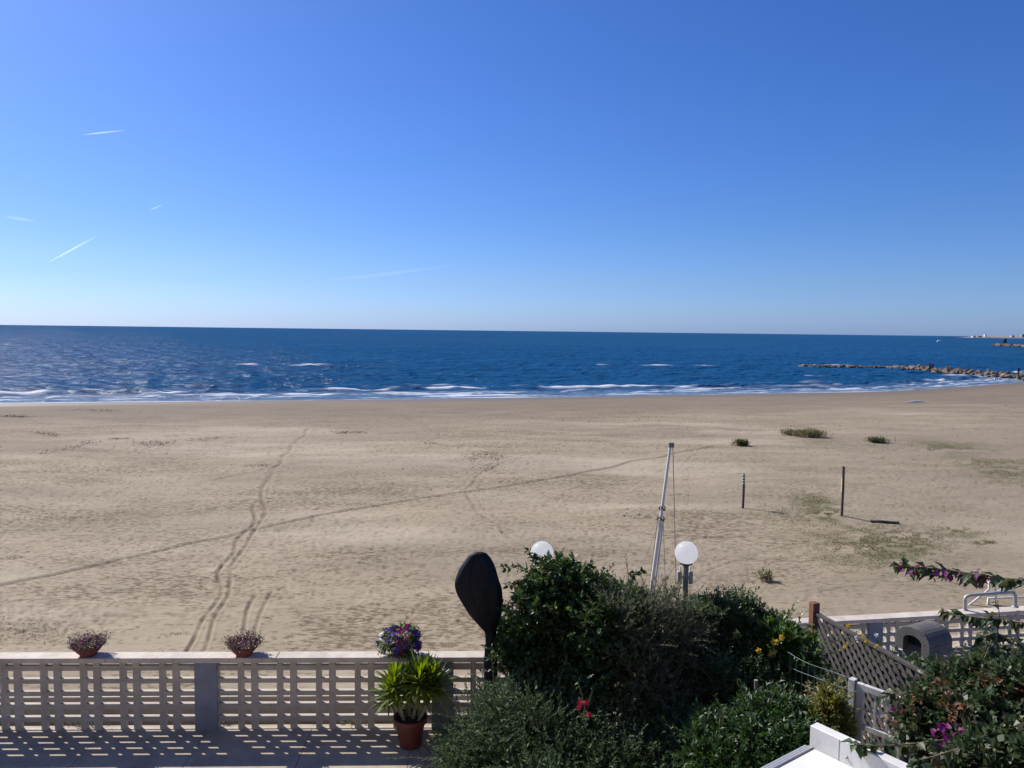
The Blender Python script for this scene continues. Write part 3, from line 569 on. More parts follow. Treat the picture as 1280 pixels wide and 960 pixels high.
def shrub(name, label, base, ells, n, m, ln, L, Wd, mat, spread=.9, simple=False, lo=.55, up=.35, cat='shrub', rough=.22, droop=0, tips=None, fold=.25, group=None, core=1.0, cscale=1.25, clump=6, stray=40):
    base = Vector(base); root = empty(name, base); tag(root, label, cat, group); loc = np.array(base); ells0 = ells
    if clump:
        new = []
        for c, r in ells:
            c = np.array(c, float); r = np.array(r, float); new.append((c, r * .80))
            for _ in range(clump):
                d = unit(RNG.normal(size=(1, 3)))[0]; d[2] = d[2] * .7 + .25; f_ = RNG.uniform(.22, .46); new.append((c + d * r * RNG.uniform(.68, .92), np.maximum(r * f_, .05) * RNG.uniform(.8, 1.25, 3)))
        ells = new
    P, D = blob_pts(ells, n, lo=lo, up=up, rough=rough); B, DD = shoots(P, D, ln * (.6 + .8 * RNG.random(len(P))), m, spread, droop=droop)
    q = (.65 + .6 * RNG.random(len(B)))
    Pi, Di = blob_pts(ells, int(n * core), lo=.25, hi=.76, up=.2, rough=.1); Bi, DDi = shoots(Pi, Di, ln * 1.1, 14, 1.0); k_ = (.7 + .6 * RNG.random(len(Bi)))
    link('inner_foliage', leaf_mesh('inner_foliage', Bi - loc, DDi, L * cscale * k_, max(Wd * cscale, .02) * k_, .2, True), M[mat], root)
    link('foliage', leaf_mesh('foliage', B - loc, DD, L * q, Wd * q, fold, simple), M[mat], root)
    tips = tips or [c for c, r in ells0]
    if stray:
        Ps, Ds = blob_pts(ells0, stray * 3, lo=.92, hi=1.05, up=.7, rough=.1); Ps = Ps[:stray]; Ds = Ds[:stray] if len(Ps) else Ds
        sel = RNG.permutation(len(Ps)); Ps = Ps[sel]; Ds = Ds[sel]; ll = ln * (1.3 + 1.3 * RNG.random(len(Ps)))
        Bs, DDs = shoots(Ps, Ds, ll, max(8, int(m * 1.3)), spread * .95, droop=.15); q2 = .55 + .6 * RNG.random(len(Bs))
        tag(link('stray_shoots', leaf_mesh('stray_shoots', Bs - loc, DDs, L * q2, Wd * q2, fold, simple), M[mat], root), kind='stuff')
        b = MB()
        for p0, d0, l0 in zip(Ps, Ds, ll):
            a_ = Vector(p0 - loc); b.tube([a_, a_ + Vector(d0 * l0 * .5) + Vector((0, 0, -.15 * l0 * .25)), a_ + Vector(d0 * l0) + Vector((0, 0, -.15 * l0))], [.005, .004, .002], 4, False)
        tag(b.build('twigs', M['stem'], root), kind='stuff')
    trunk(root, (0, 0, 0), [Vector(c) - base + Vector((0, 0, .1)) for c in tips], .028); return root
def E(px, py, Y, rx, ry, rz): return (at_y(px, py, Y), (rx, ry, rz))

# ------------------------------------------------------------------ shrubs and hedge
vine = shrub('climbing_vine', 'dark glossy broad-leaved climber with stray sprays beside the covered parasol', (.75, 9.55, 0),
      [E(690, 765, 9.6, .38, .4, .36), E(722, 750, 9.7, .33, .4, .24), E(672, 815, 9.5, .42, .45, .42), E(745, 790, 9.4, .50, .5, .5), E(785, 770, 9.8, .26, .3, .18), E(690, 728, 9.75, .2, .25, .2), E(720, 850, 9.2, .5, .5, .45)],
      2300, 10, .20, .07, .048, 'vine', 1.0, up=.5, rough=.34, cat='climber')
# stray sprays of the vine
def spray(parent, pts, nleaf, L, Wd, mat, loc, rad=.006, hang=.6, stem='stem', both=True):
    pts = [Vector(p) for p in pts]; Q = []
    for i in range(nleaf):
        f = (i + .5) / nleaf * (len(pts) - 1); a = min(int(f), len(pts) - 2); Q.append(pts[a].lerp(pts[a + 1], f - a))
    P = np.array([q for q in Q]); d = np.array(unit(np.array(pts[-1] - pts[0])[None]))[0]
    D = d * .35 + RNG.normal(size=P.shape) * .6 + np.array([0, 0, -hang]); q = .6 + .7 * RNG.random(nleaf)
    b = MB(); lo = Vector(loc); b.tube([p - lo for p in pts], [rad * (1 - .6 * i / len(pts)) for i in range(len(pts))], 5); b.build('twig', M[stem], parent)
    return tag(link('leaf_spray', leaf_mesh('leaf_spray', P - np.array(loc), D, L * q, Wd * q, .3), M[mat], parent), kind='stuff')
vl = (.75, 9.55, 0)
for pix in ([(700, 745), (680, 715), (668, 700), (660, 688)], [(694, 735), (686, 712), (676, 700), (669, 694)], [(700, 730), (692, 712), (684, 703)], [(690, 740), (665, 735), (645, 726), (633, 735)], [(690, 735), (660, 715), (640, 708), (628, 711)], [(720, 725), (728, 712), (735, 706), (742, 709)],
            [(780, 735), (788, 722), (796, 715), (803, 713)], [(700, 780), (715, 840), (725, 862), (728, 880)], [(770, 745), (800, 735), (806, 745)], [(650, 800), (636, 790), (630, 802)], [(755, 740), (760, 722), (768, 728)]):
    spray(vine, [at_y(x, y, 9.45 + .1 * (i % 2)) for i, (x, y) in enumerate(pix)], 36, .075, .05, 'vine', vl, hang=.25)

shrub('feathery_shrub', 'grey-green feathery shrub rising between the climber and the clipped hedge', (1.75, 9.5, 0),
      [E(800, 800, 9.5, .40, .4, .42), E(835, 790, 9.6, .30, .35, .30), E(770, 790, 9.2, .25, .3, .35), E(800, 860, 9.2, .5, .45, .4)], 1300, 36, .34, .05, .009, 'rosemary', .65, True, up=1.1, rough=.3)
jun = shrub('spreading_juniper', 'wide low dark green juniper spilling onto the terrace below the parasol', (.55, 8.55, 0),
      [E(600, 945, 8.9, .40, .5, .28), E(635, 922, 8.8, .42, .5, .36), E(672, 905, 8.7, .36, .5, .36), E(715, 925, 8.6, .42, .5, .34), E(775, 950, 8.4, .42, .5, .34), E(690, 965, 8.1, .6, .5, .30), E(820, 975, 8.1, .45, .4, .26), E(585, 962, 8.7, .35, .35, .25), E(835, 925, 8.7, .30, .35, .30)],
      4300, 40, .28, .042, .012, 'juniper', .5, True, up=.6, lo=.6, rough=.34, droop=.12, cat='juniper', clump=9, stray=90, core=.7)
hedge = shrub('clipped_hedge', 'tall dense dark evergreen hedge under the globe lamp', (2.7, 9.9, -.5),
      [E(868, 790, 10.0, .36, .4, .38), E(905, 785, 10.1, .42, .4, .36), E(945, 800, 10.2, .38, .4, .34), E(880, 850, 9.7, .55, .5, .5), E(930, 865, 9.5, .6, .5, .5), E(845, 880, 9.4, .5, .5, .5), E(870, 930, 9.0, .6, .5, .5)],
      6000, 12, .14, .055, .02, 'pitto', .95, up=.55, rough=.22, cat='hedge')
shrub('garden_shrub', 'mid-green leafy shrub at the bottom below the hedge and left of the white beam', (2.4, 7.9, -.5),
      [E(895, 945, 7.9, .38, .4, .32), E(950, 930, 8.0, .38, .4, .38), E(975, 915, 8.2, .26, .3, .28), E(930, 975, 7.6, .5, .4, .36), E(1000, 950, 7.6, .3, .3, .3)], 2300, 11, .17, .065, .025, 'lowleaf', .95, up=.5, rough=.25)
yel = shrub('flowering_shrub', 'bright green shrub with yellow trumpet flowers beside the brown fence post', (3.6, 10.0, -.5),
      [E(975, 812, 9.9, .26, .3, .24), E(992, 832, 9.8, .20, .25, .24), E(965, 832, 9.8, .25, .3, .22)], 650, 9, .2, .08, .04, 'brightleaf', 1.0, up=.5, rough=.3)
shrub('young_shrub', 'small yellow-green shrub in front of the wire fence beside the white gate', (3.45, 8.0, -.5),
      [E(1038, 882, 8.0, .07, .09, .14), E(1043, 908, 7.95, .10, .12, .16), E(1026, 905, 8.0, .06, .09, .12)], 330, 9, .09, .06, .026, 'olive', .9, up=.8)
def flower(parent, pos, r, mat, loc, n=5, dir_=None, name='flower'):
    d = unit(np.array([dir_ if dir_ is not None else (random.uniform(-.4, .4), -1, random.uniform(.2, .9))], float))[0]
    a = unit(np.cross(d, [0.1, 0, 1.])[None])[0]; b_ = np.cross(d, a); th = np.arange(n) * 2 * math.pi / n + random.random() * 6
    D = np.cos(th)[:, None] * a + np.sin(th)[:, None] * b_ + d * .35
    return link(name, leaf_mesh(name, np.repeat((np.array(pos) - np.array(loc))[None], n, 0), D, r, r * .95, .1, upb=np.repeat(d[None], n, 0)), M[mat], parent)
for (x, y, r) in [(968, 803, .06), (977, 797, .05), (966, 815, .06), (948, 813, .045), (963, 819, .04)]: flower(yel, at_y(x, y, 9.45), r, 'yellowfl', (3.6, 10.0, -.5), 5)
ger = empty('red_geranium', at_z(728, 905, .6)); tag(ger, 'thin stem with small red flowers hanging in front of the juniper', 'flower')
gl = np.array(ger.location)
spray(ger, [at_y(x, y, 8.05) for x, y in ((722, 852), (727, 866), (731, 884), (729, 900))], 10, .05, .035, 'vine', gl, hang=.3)
for (x, y) in [(725, 878), (733, 877), (724, 884), (736, 893), (731, 880)]: flower(ger, at_y(x, y, 7.98), .035, 'redfl', gl, 5)

# ------------------------------------------------------------------ bougainvillea at the right
bl = Vector((5.0, 7.2, -.5))
boug = shrub('bougainvillea', 'large dark bougainvillea tumbling over the white gate and pergola beam at the lower right', bl,
      [E(1240, 885, 7.2, .46, .5, .30), E(1285, 862, 7.6, .40, .5, .24), E(1205, 885, 7.1, .30, .35, .22), E(1165, 893, 6.9, .14, .2, .10), E(1195, 925, 6.7, .32, .4, .22), E(1260, 935, 6.6, .5, .4, .33), E(1155, 918, 6.7, .10, .15, .08), E(1235, 846, 7.8, .20, .3, .12), E(1180, 858, 7.4, .12, .2, .09), E(1290, 900, 6.9, .5, .4, .4), E(1225, 968, 6.1, .36, .3, .22), E(1290, 960, 6.1, .4, .3, .3)],
      3600, 9, .15, .058, .04, 'boug', 1.0, up=.35, rough=.3, cat='bougainvillea')
def Z_(x, y, Y): return at_y(x, y, Y)
for pix, Y0, Y1, n in [([(1285, 726), (1255, 723), (1220, 718), (1190, 713), (1150, 709), (1122, 706)], 5.9, 6.5, 105), ([(1285, 779), (1255, 775), (1225, 772), (1200, 768), (1176, 762)], 7.0, 7.6, 62), ([(1180, 925), (1140, 930), (1110, 932), (1085, 932), (1068, 930)], 6.1, 6.0, 46),
                    ([(1200, 935), (1170, 945), (1150, 950), (1138, 962)], 5.9, 5.8, 34), ([(1150, 870), (1120, 866), (1098, 872)], 7.0, 7.1, 26), ([(1250, 830), (1245, 800), (1250, 775), (1247, 750)], 7.2, 7.2, 10), ([(1285, 812), (1262, 796), (1240, 790), (1222, 796)], 7.2, 7.4, 34), ([(1240, 800), (1232, 820), (1222, 835)], 7.2, 7.2, 14)]:
    pp = [at_y(x, y, Y0 + (Y1 - Y0) * i / (len(pix) - 1)) for i, (x, y) in enumerate(pix)]; spray(boug, pp, n, .105, .066, 'boug', bl, rad=.007, hang=.75)
# hanging bracts along the long spray, plus clusters and dead leaves in the mass
pp = [at_y(x, y, Y) for x, y, Y in [(1128, 710, 6.45), (1148, 713, 6.4), (1170, 717, 6.3), (1188, 719, 6.25), (1204, 722, 6.2), (1160, 715, 6.35), (1180, 714, 6.2), (1222, 717, 6.1), (1225, 724, 6.1), (1138, 712, 6.4)]]
Pb = np.concatenate([np.array(p)[None] + RNG.normal(size=(5, 3)) * .025 for p in pp]); tag(link('bract_cluster', leaf_mesh('bract_cluster', Pb - np.array(bl), RNG.normal(size=Pb.shape) * .6 + np.array([0, 0, -.7]), .05, .04, .3), M['bract'], boug), kind='stuff')
for (x, y, Y, n) in [(1173, 920, 6.15, 9), (1184, 918, 6.15, 9), (1197, 913, 6.2, 7), (1120, 886, 6.7, 5)]:
    Pb = np.array(at_y(x, y, Y)) + RNG.normal(size=(n, 3)) * .03; tag(link('bract_cluster', leaf_mesh('bract_cluster', Pb - np.array(bl), RNG.normal(size=Pb.shape), .05, .045, .3), M['bract'], boug), kind='stuff')
Pb = np.concatenate([np.array(at_y(x, y, Y))[None] + RNG.normal(size=(n, 3)) * .05 for x, y, Y, n in [(1190, 885, 6.55, 18), (1195, 893, 6.5, 14), (1175, 865, 6.75, 16), (1130, 890, 6.6, 8), (1255, 862, 6.75, 10), (1140, 872, 6.8, 10), (1222, 850, 7.0, 12), (1115, 902, 6.55, 8)]])
tag(link('dry_leaves', leaf_mesh('dry_leaves', Pb - np.array(bl), RNG.normal(size=Pb.shape), .06, .035, .35), M['dryleaf'], boug), kind='stuff')

# ------------------------------------------------------------------ lattice fence
FA = Vector(at_z(1022, 766, 1.3)); FA.z = 0; FB = Vector(at_z(1162, 843, 1.3)); FB.z = 0; fd = (FB - FA); fl = fd.length; fd.normalize()
fen = empty('lattice_fence', (FA.x, FA.y, -.52), math.atan2(fd.y, fd.x)); tag(fen, 'weathered grey diagonal lattice fence with a brown corner post', 'fence')
H1 = 1.3 + .52; H0 = .25; LEN = fl + .5
b = MB(); b.box(-.02, LEN, -.03, .03, H1 - .045, H1); b.build('top_rail', M['oldwood'], fen, .004)
b = MB(); b.box(-.02, LEN, -.025, .025, H0 - .04, H0); b.build('bottom_rail', M['oldwood'], fen, .004)
b = MB(); b.box(-.13, -.022, -.055, .055, 0, H1 + .13); b.build('post', M['brownwood'], fen, .006)
b = MB(); b.box(LEN, LEN + .1, -.05, .05, 0, H1 + .1); b.build('post', M['oldwood'], fen, .006)
HH = H1 - .045 - H0; SP = .145; k = -int(HH / SP) - 1
while k * SP < LEN + HH:
    for s in (0, 1):                                                     # the two layers of laths
        x0 = k * SP; a0 = max(0, -x0); a1 = min(HH, LEN - x0)
        if a1 - a0 > .08:
            if s == 0: p0 = (x0 + a0, .008, H0 + a0); p1 = (x0 + a1, .008, H0 + a1)
            else: p0 = (x0 + a0, -.008, H1 - .045 - a0); p1 = (x0 + a1, -.008, H1 - .045 - a1)
            b = MB(); b.bar(p0, p1, .012, .052, (0, 0, 1)); b.build('lath', M['oldwood'], fen)
    k += 1
shrub('shaded_shrub', 'dark leafy shrub filling the space behind the lattice fence', (5.3, 10.6, -.5), [E(1050, 835, 10.9, .25, .3, .30), E(1085, 840, 10.7, .3, .3, .30), E(1125, 850, 10.3, .3, .3, .25), E(1060, 870, 10.6, .3, .3, .3)], 700, 9, .14, .07, .035, 'pitto', .95)
# yellow flowers growing behind the lattice
clm = empty('yellow_climber', (4.9, 10.4, -.52)); tag(clm, 'thin climber with yellow and white flowers behind the lattice fence', 'climber'); cl = np.array((4.9, 10.4, -.52))
for pix in ([(1050, 850), (1055, 810), (1060, 785)], [(1085, 850), (1080, 810), (1070, 790)], [(1105, 850), (1100, 815), (1095, 800)]):
    spray(clm, [at_y(x, y, 10.6) - np.array([0, .0, 0]) for x, y in pix], 20, .06, .035, 'brightleaf', cl, hang=.2)
for (x, y, c_) in [(1060, 782, 'yellowfl'), (1078, 795, 'yellowfl'), (1083, 802, 'yellowfl'), (1095, 808, 'yellowfl'), (1059, 805, 'yellowfl'), (1095, 794, 'whitefl'), (1055, 809, 'yellowfl'), (1070, 797, 'whitefl')]:
    flower(clm, np.array(at_y(x, y, 9.75)) , .035, c_, cl, 5)

# ------------------------------------------------------------------ wire fence, white gate, pergola
wf = empty('wire_fence', (3.3, 8.7, -.5)); tag(wf, 'sagging green wire fence between the hedge and the white gate', 'fence'); wl = Vector((3.3, 8.7, -.5))
for i in range(6):
    a = Vector(at_y(985 - 3 * i, 815 + 15 * i, 9.4)); c_ = Vector(at_y(1066, 848 + 14 * i, 8.12)); pts = []
    for k in range(9):
        f = k / 8; q = a.lerp(c_, f); q.z -= .035 * math.sin(math.pi * f) + .01 * math.sin(7 * f + i); pts.append(q - wl)
    b = MB(); b.tube(pts, .0024, 5); b.build('wire', M['wire'], wf)
for k in range(10):
    f = (k + .5) / 10; a = Vector(at_y(985, 815, 9.4)).lerp(Vector(at_y(1066, 848, 8.12)), f); a.z -= .035 * math.sin(math.pi * f)
    b = MB(); b.tube([a - wl, a - wl - Vector((0, 0, .7))], .0013, 4); b.build('upright_wire', M['wire'], wf)
stk = Vector(at_y(945, 850, 8.75)); b = MB(); b.tube([stk - wl, stk - wl + Vector((.01, 0, -.35)), Vector((stk.x, stk.y, -.5)) - wl], .022, 8); b.build('stake', M['palestem'], wf)

GA = Vector(at_z(1066, 848, 1.6)); GB = Vector(at_z(1168, 884, 1.6)); gd = GB - GA; gl_ = gd.length; ga = math.atan2(gd.y, gd.x)
gate = empty('white_gate', (GA.x, GA.y, -.52), ga); tag(gate, 'white painted wooden gate panel half covered by bougainvillea', 'gate'); gh = 1.6 + .52
b = MB(); b.box(-.03, .04, -.04, .04, 0, gh); b.build('post', M['whitewood'], gate, .004)
b = MB(); b.box(.05, .13, -.025, .025, .3, gh - .02); b.build('stile', M['whitewood'], gate, .004)
b = MB(); b.box(.13, gl_ + .5, -.025, .025, gh - .09, gh - .02); b.build('top_rail', M['whitewood'], gate, .004)
b = MB(); b.box(.13, gl_ + .5, -.022, .022, gh - .52, gh - .46); b.build('middle_rail', M['whitewood'], gate, .004)
b = MB(); b.box(.13, gl_ + .5, -.022, .022, .3, .38); b.build('bottom_rail', M['whitewood'], gate, .004)
for i in range(8):
    b = MB(); x = .24 + i * .13; b.box(x, x + .022, -.012, .012, .38, gh - .09); b.build('bar', M['whitewood'], gate)
for z_ in (gh - .3, gh - .75, gh - 1.0): 
    b = MB(); b.box(.13, gl_ + .5, -.006, .006, z_, z_ + .02); b.build('cross_bar', M['whitewood'], gate)

BA = Vector(at_z(1021, 902, 2.0)); BB = Vector(at_z(1100, 938, 2.0)); bd = BB - BA; ba = math.atan2(bd.y, bd.x)
perg = empty('white_pergola', (BA.x, BA.y, -.52), ba); tag(perg, 'white pergola with a thick beam end and flat white roof sheet at the bottom right', 'pergola'); pz = 2.0 + .52
b = MB(); b.box(0, 3.2, -.10, 0, pz - .20, pz); b.build('beam', M['white'], perg, .008)
b = MB(); b.box(.27, .274, -.1015, -.1, pz - .19, pz - .01); b.build('beam_joint', M['joint'], perg)
b = MB(); b.box(.05, 3.2, -2.6, -.102, pz - .22, pz - .19); b.build('roof_sheet', M['sheet'], perg)
for i in range(3):
    b = MB(); b.box(.0 - .03 * i + .02, .018 - .03 * i + .02, -2.6, -.102 - .0, pz - .215 - .008 * i, pz - .175 - .008 * i); b.build('guide_rail', M['alu'], perg, .002)
b = MB(); b.box(.62, .66, -2.6, -.102, pz - .189, pz - .155); b.build('roof_rib', M['white'], perg, .003)
b = MB(); b.box(1.4, 1.44, -2.6, -.102, pz - .189, pz - .155); b.build('roof_rib', M['white'], perg, .003)
for (x, y) in ((.1, -.05), (3.0, -.05), (.1, -2.5), (3.0, -2.5)):
    b = MB(); b.box(x, x + .1, y - .045, y + .045, 0, pz - .225); b.build('post', M['white'], perg, .005)
for (x, z_) in ((.34, pz - .13), (.62, pz - .13)):
    b = MB(); b.lathe([(0, .012), (.012, .008), (.014, 0)], (x, 0, 0), 10); q = b.build('bolt', M['steel'], perg); q.location = (0, -.101, z_); q.rotation_euler = (math.pi / 2, 0, 0)

# ------------------------------------------------------------------ barbecue chimney
bc_ = Vector(at_y(1155, 790, 10.9)); chim = empty('barbecue_chimney', (bc_.x, bc_.y, -.52), math.radians(-62)); tag(chim, 'grey concrete barrel-vaulted chimney cap with a dark round opening behind the lattice fence', 'chimney')
chim.scale = (.86, .86, 1); ztop = bc_.z + .48
b = MB(); b.box(-.24, .24, -.2, .2, 0, ztop - .13); b.build('shaft', M['concrete'], chim, .01)
def arch(R, h, n=14): return [(R * math.cos(math.pi * i / n), h * math.sin(math.pi * i / n)) for i in range(n + 1)]
b = MB(); n = 14; o_ = arch(.31, .21); i_ = arch(.16, .085); LY = .30
vs = []
for y in (-LY, LY):
    vs += [(x, y, z) for x, z in o_] + [(x, y, z) for x, z in i_]
m_ = n + 1
fs = []
for i in range(n):
    fs += [(i, i + 1, m_ + i + 1, m_ + i), (2 * m_ + i, 3 * m_ + i, 3 * m_ + i + 1, 2 * m_ + i + 1), (i, 2 * m_ + i, 2 * m_ + i + 1, i + 1), (m_ + i, m_ + i + 1, 3 * m_ + i + 1, 3 * m_ + i)]
fs += [(0, m_, 3 * m_, 2 * m_), (n, 2 * m_ + n, 3 * m_ + n, m_ + n)]
b.add(vs, fs); q = b.build('vault', M['concrete'], chim, .006); q.location = (0, 0, ztop - .06)
b = MB(); b.box(-.31, -.16, -LY, LY, -.16, -.002); b.box(.16, .31, -LY, LY, -.16, -.002); q = b.build('vault_leg', M['concrete'], chim, .006); q.location = (0, 0, ztop - .06)
b = MB(); b.box(-.155, .155, -.02, .02, -.07, .07); q = b.build('opening_shade', M['black'], chim); q.location = (0, -.16, ztop - .06)  # black sheet standing in for the shade inside the opening

# ------------------------------------------------------------------ parasol under a black cover
um = Vector(at_y(614, 885, 9.5)); ux, uy = um.x, um.y
par = empty('covered_parasol', (ux, uy, 0)); tag(par, 'closed tilted parasol wrapped in a black fabric cover in front of the balustrade', 'parasol')
def loft(rows, Y, depth, n=32, pleat=.0, seed=0):
    """rows: (y_pixel, x_left, x_right) read off as metres on the plane at distance Y"""
    b = MB(); vs = []
    for j, (py, xl, xr) in enumerate(rows):
        a = Vector(at_y(xl, py, Y)); c = Vector(at_y(xr, py, Y)); ce = (a + c) / 2; rx = (c - a).length / 2
        for k in range(n):
            th = 2 * math.pi * k / n; f = 1 + pleat * math.sin(5 * th + seed + .15 * j) + pleat * .6 * math.sin(9 * th + .3 * j) + pleat * .5 * abs(math.sin(4 * th - .22 * j + 1))
            vs.append(ce + Vector((math.cos(th) * rx * f, math.sin(th) * (depth * rx if depth < 5 else rx) * f, 0)) - Vector((ux, uy, 0)))
    for j in range(len(rows) - 1):
        for k in range(n): b.add([], [])
    fs = [(j * n + k, j * n + (k + 1) % n, (j + 1) * n + (k + 1) % n, (j + 1) * n + k) for j in range(len(rows) - 1) for k in range(n)]
    b.add(vs, fs, True); b.add([vs[k] for k in range(n)], [tuple(range(n))]); b.add([vs[(len(rows) - 1) * n + k] for k in range(n)], [tuple(range(n))[::-1]]); return b
def smooth_rows(R, sub=5):
    out = []; ysr = np.array([r[0] for r in R]); 
    for i in range(len(R) - 1):
        for s in range(sub):
            f = s / sub; p0 = R[max(i - 1, 0)]; p1 = R[i]; p2 = R[i + 1]; p3 = R[min(i + 2, len(R) - 1)]
            out.append(tuple(.5 * (2 * p1[k] + (p2[k] - p0[k]) * f + (2 * p0[k] - 5 * p1[k] + 4 * p2[k] - p3[k]) * f * f + (-p0[k] + 3 * p1[k] - 3 * p2[k] + p3[k]) * f ** 3) for k in range(3)))
    out.append(R[-1]); return out
rows = [(690, 596, 603), (692, 589, 608), (698, 583, 613), (708, 576, 618), (718, 571.5, 621.5), (726, 569, 624), (732, 569, 626), (742, 572.5, 628), (755, 579.5, 629), (768, 587, 627), (778, 595, 624), (784, 600, 621.5), (789, 605, 620), (795, 606.5, 620.5), (804, 607, 620.5), (807, 608, 619.5), (812, 606, 621)]
loft(smooth_rows(rows, 4), 9.5, .5, 44, .035).build('cover', M['blackfab'], par)
rows2 = [(808, 606, 620), (815, 605.5, 621), (830, 605, 621), (845, 606, 622), (858, 605.5, 621), (866, 607, 620.5), (880, 607, 625), (900, 606, 627), (908, 606, 627)]
loft(smooth_rows(rows2, 4), 9.5, .9, 28, .04, 1).build('pole_cover', M['blackfab'], par)
for off in (-.35, .28):
    pts = []
    for (py, xl, xr) in smooth_rows(rows[2:14], 3):
        a = Vector(at_y(xl, py, 9.5)); c = Vector(at_y(xr, py, 9.5)); ce = (a + c) / 2; rx = (c - a).length / 2; th = -math.pi / 2 + off
        pts.append(ce + Vector((math.cos(th) * rx * 1.02, math.sin(th) * .5 * rx * 1.03, 0)) - Vector((ux, uy, 0)))
    b = MB(); b.tube(pts, .005, 5); b.build('seam', M['blackfab'], par)
for zz in (866, 836, 808):
    q = Vector(at_y(613.5, zz, 9.5)) - Vector((ux, uy, 0)); b = MB(); b.tube([q + Vector((.082 * math.cos(a), .078 * math.sin(a), 0)) for a in np.linspace(0, 2 * math.pi, 17)], .006, 5); b.build('tie_cord', M['black'], par)
b = MB(); b.lathe([(.0, .0), (.26, .0), (.26, .06), (.08, .09), (.06, .30), (.0, .30)], (0, 0, 0), 24); b.build('base', M['concrete'], par)
b = MB(); b.tube([(0, 0, .29), (0, 0, .62)], .05, 12); b.build('pole', M['blackfab'], par)

# ------------------------------------------------------------------ globe lamps, mast
def lamp(px, label, flood):
    g_ = Vector(at_y(px, 691, 10.32)); r = empty('globe_lamp', (g_.x, g_.y, -.5)); tag(r, label, 'lamp', 'globe lamps behind the planting'); gz = g_.z + .5
    b = MB(); b.tube([(0, 0, 0), (0, 0, gz - .14)], .036, 14); b.build('pole', M['darksteel'], r)
    b = MB(); b.lathe([(0, -.02), (.05, -.02), (.085, .0), (.085, .018), (.03, .022), (0, .022)], (0, 0, gz - .15), 20); b.build('collar', M['black'], r)
    b = MB(); R = .155; b.lathe([(R * math.sin(a), -R * math.cos(a)) for a in np.linspace(.25, math.pi - .001, 20)], (0, 0, gz), 32); b.build('globe', M['globe'], r)
    if flood:
        b = MB(); b.box(-.07, .07, .036, .05, gz - .36, gz - .33); b.build('bracket', M['steel'], r)
        for s in (-1, 1):
            b = MB(); b.box(s * .075 - .028, s * .075 + .028, .02, .09, gz - .44, gz - .27); f_ = b.build('floodlight', M['steel'], r, .006)
            b = MB(); b.box(s * .075 - .022, s * .075 + .022, .09, .094, gz - .43, gz - .28); b.build('lens', M['glass'], f_)
            b = MB(); b.box(s * .068 - .006, s * .068 + .006, .03, .06, gz - .262, gz - .20); b.build('sensor', M['white'], f_)
lamp(858, 'white globe lamp on a grey pole with small floodlights above the clipped hedge', True)
lamp(677.5, 'white globe lamp half hidden by the climbing vine', False)
mt = Vector(at_y(838, 557, 13.0)); mb_ = Vector(at_y(811, 760, 12.6)); 
mast = empty('leaning_mast', (mb_.x, mb_.y, 0)); dm = (mb_ - mt).normalized(); gz = (mb_.z - float(beach_z(mb_.x, mb_.y))) / -dm.z; foot = mb_ + dm * gz
mast.location = foot; tag(mast, 'leaning white aluminium mast with ropes standing on the sand behind the hedge', 'mast')
top = mt - foot; side = Vector((1, 0, 0))
knot = foot.lerp(mt, 0); f1 = (Vector(at_y(824.5, 648, 12.8)) - foot).length / (mt - foot).length
b = MB(); b.tube([top * .0 + side * -.006, top * f1, top], [.032, .027, .022], 12); b.build('mast_tube', M['mastpaint'], mast)
b = MB(); b.tube([side * .066, top * (f1 * .6) + side * .056, top * f1 + side * .048], .013, 8); b.build('boom', M['white'], mast)
for f, r in ((f1, .058), (f1 * 1.06, .050)):
    q = top * f; b = MB(); b.tube([q + Vector((r * math.cos(a), r * math.sin(a), .03 * math.sin(a * 2))) for a in np.linspace(0, 6.28, 13)], .011, 6); b.build('lashing', M['postwood'], mast)
b = MB(); b.box(-.03, .06, -.03, .03, -.03, .05); q = b.build('masthead', M['darksteel'], mast, .004); q.location = top
def rope(a, bb_, sag=0, nm='rope', r=.006):
    a = Vector(a); bb_ = Vector(bb_); b = MB(); b.tube([a.lerp(bb_, k / 6) + Vector((0, 0, -sag * math.sin(math.pi * k / 6))) for k in range(7)], r, 5); b.build(nm, M['rope'], mast)
rope(top + side * .04, Vector(at_y(846, 770, 12.9)) - foot, 0, r=.008); rope(top * f1 + side * .04, Vector(at_y(833, 770, 12.9)) - foot); rope(top * f1, Vector(at_y(798, 720, 14.3)) - foot, .0, r=.004); rope(top * f1 - side * .05, Vector(at_y(809, 752, 12.7)) - foot, 0); rope(top * f1 + side*.02, Vector(at_y(820, 770, 12.9)) - foot, 0, r=.004)

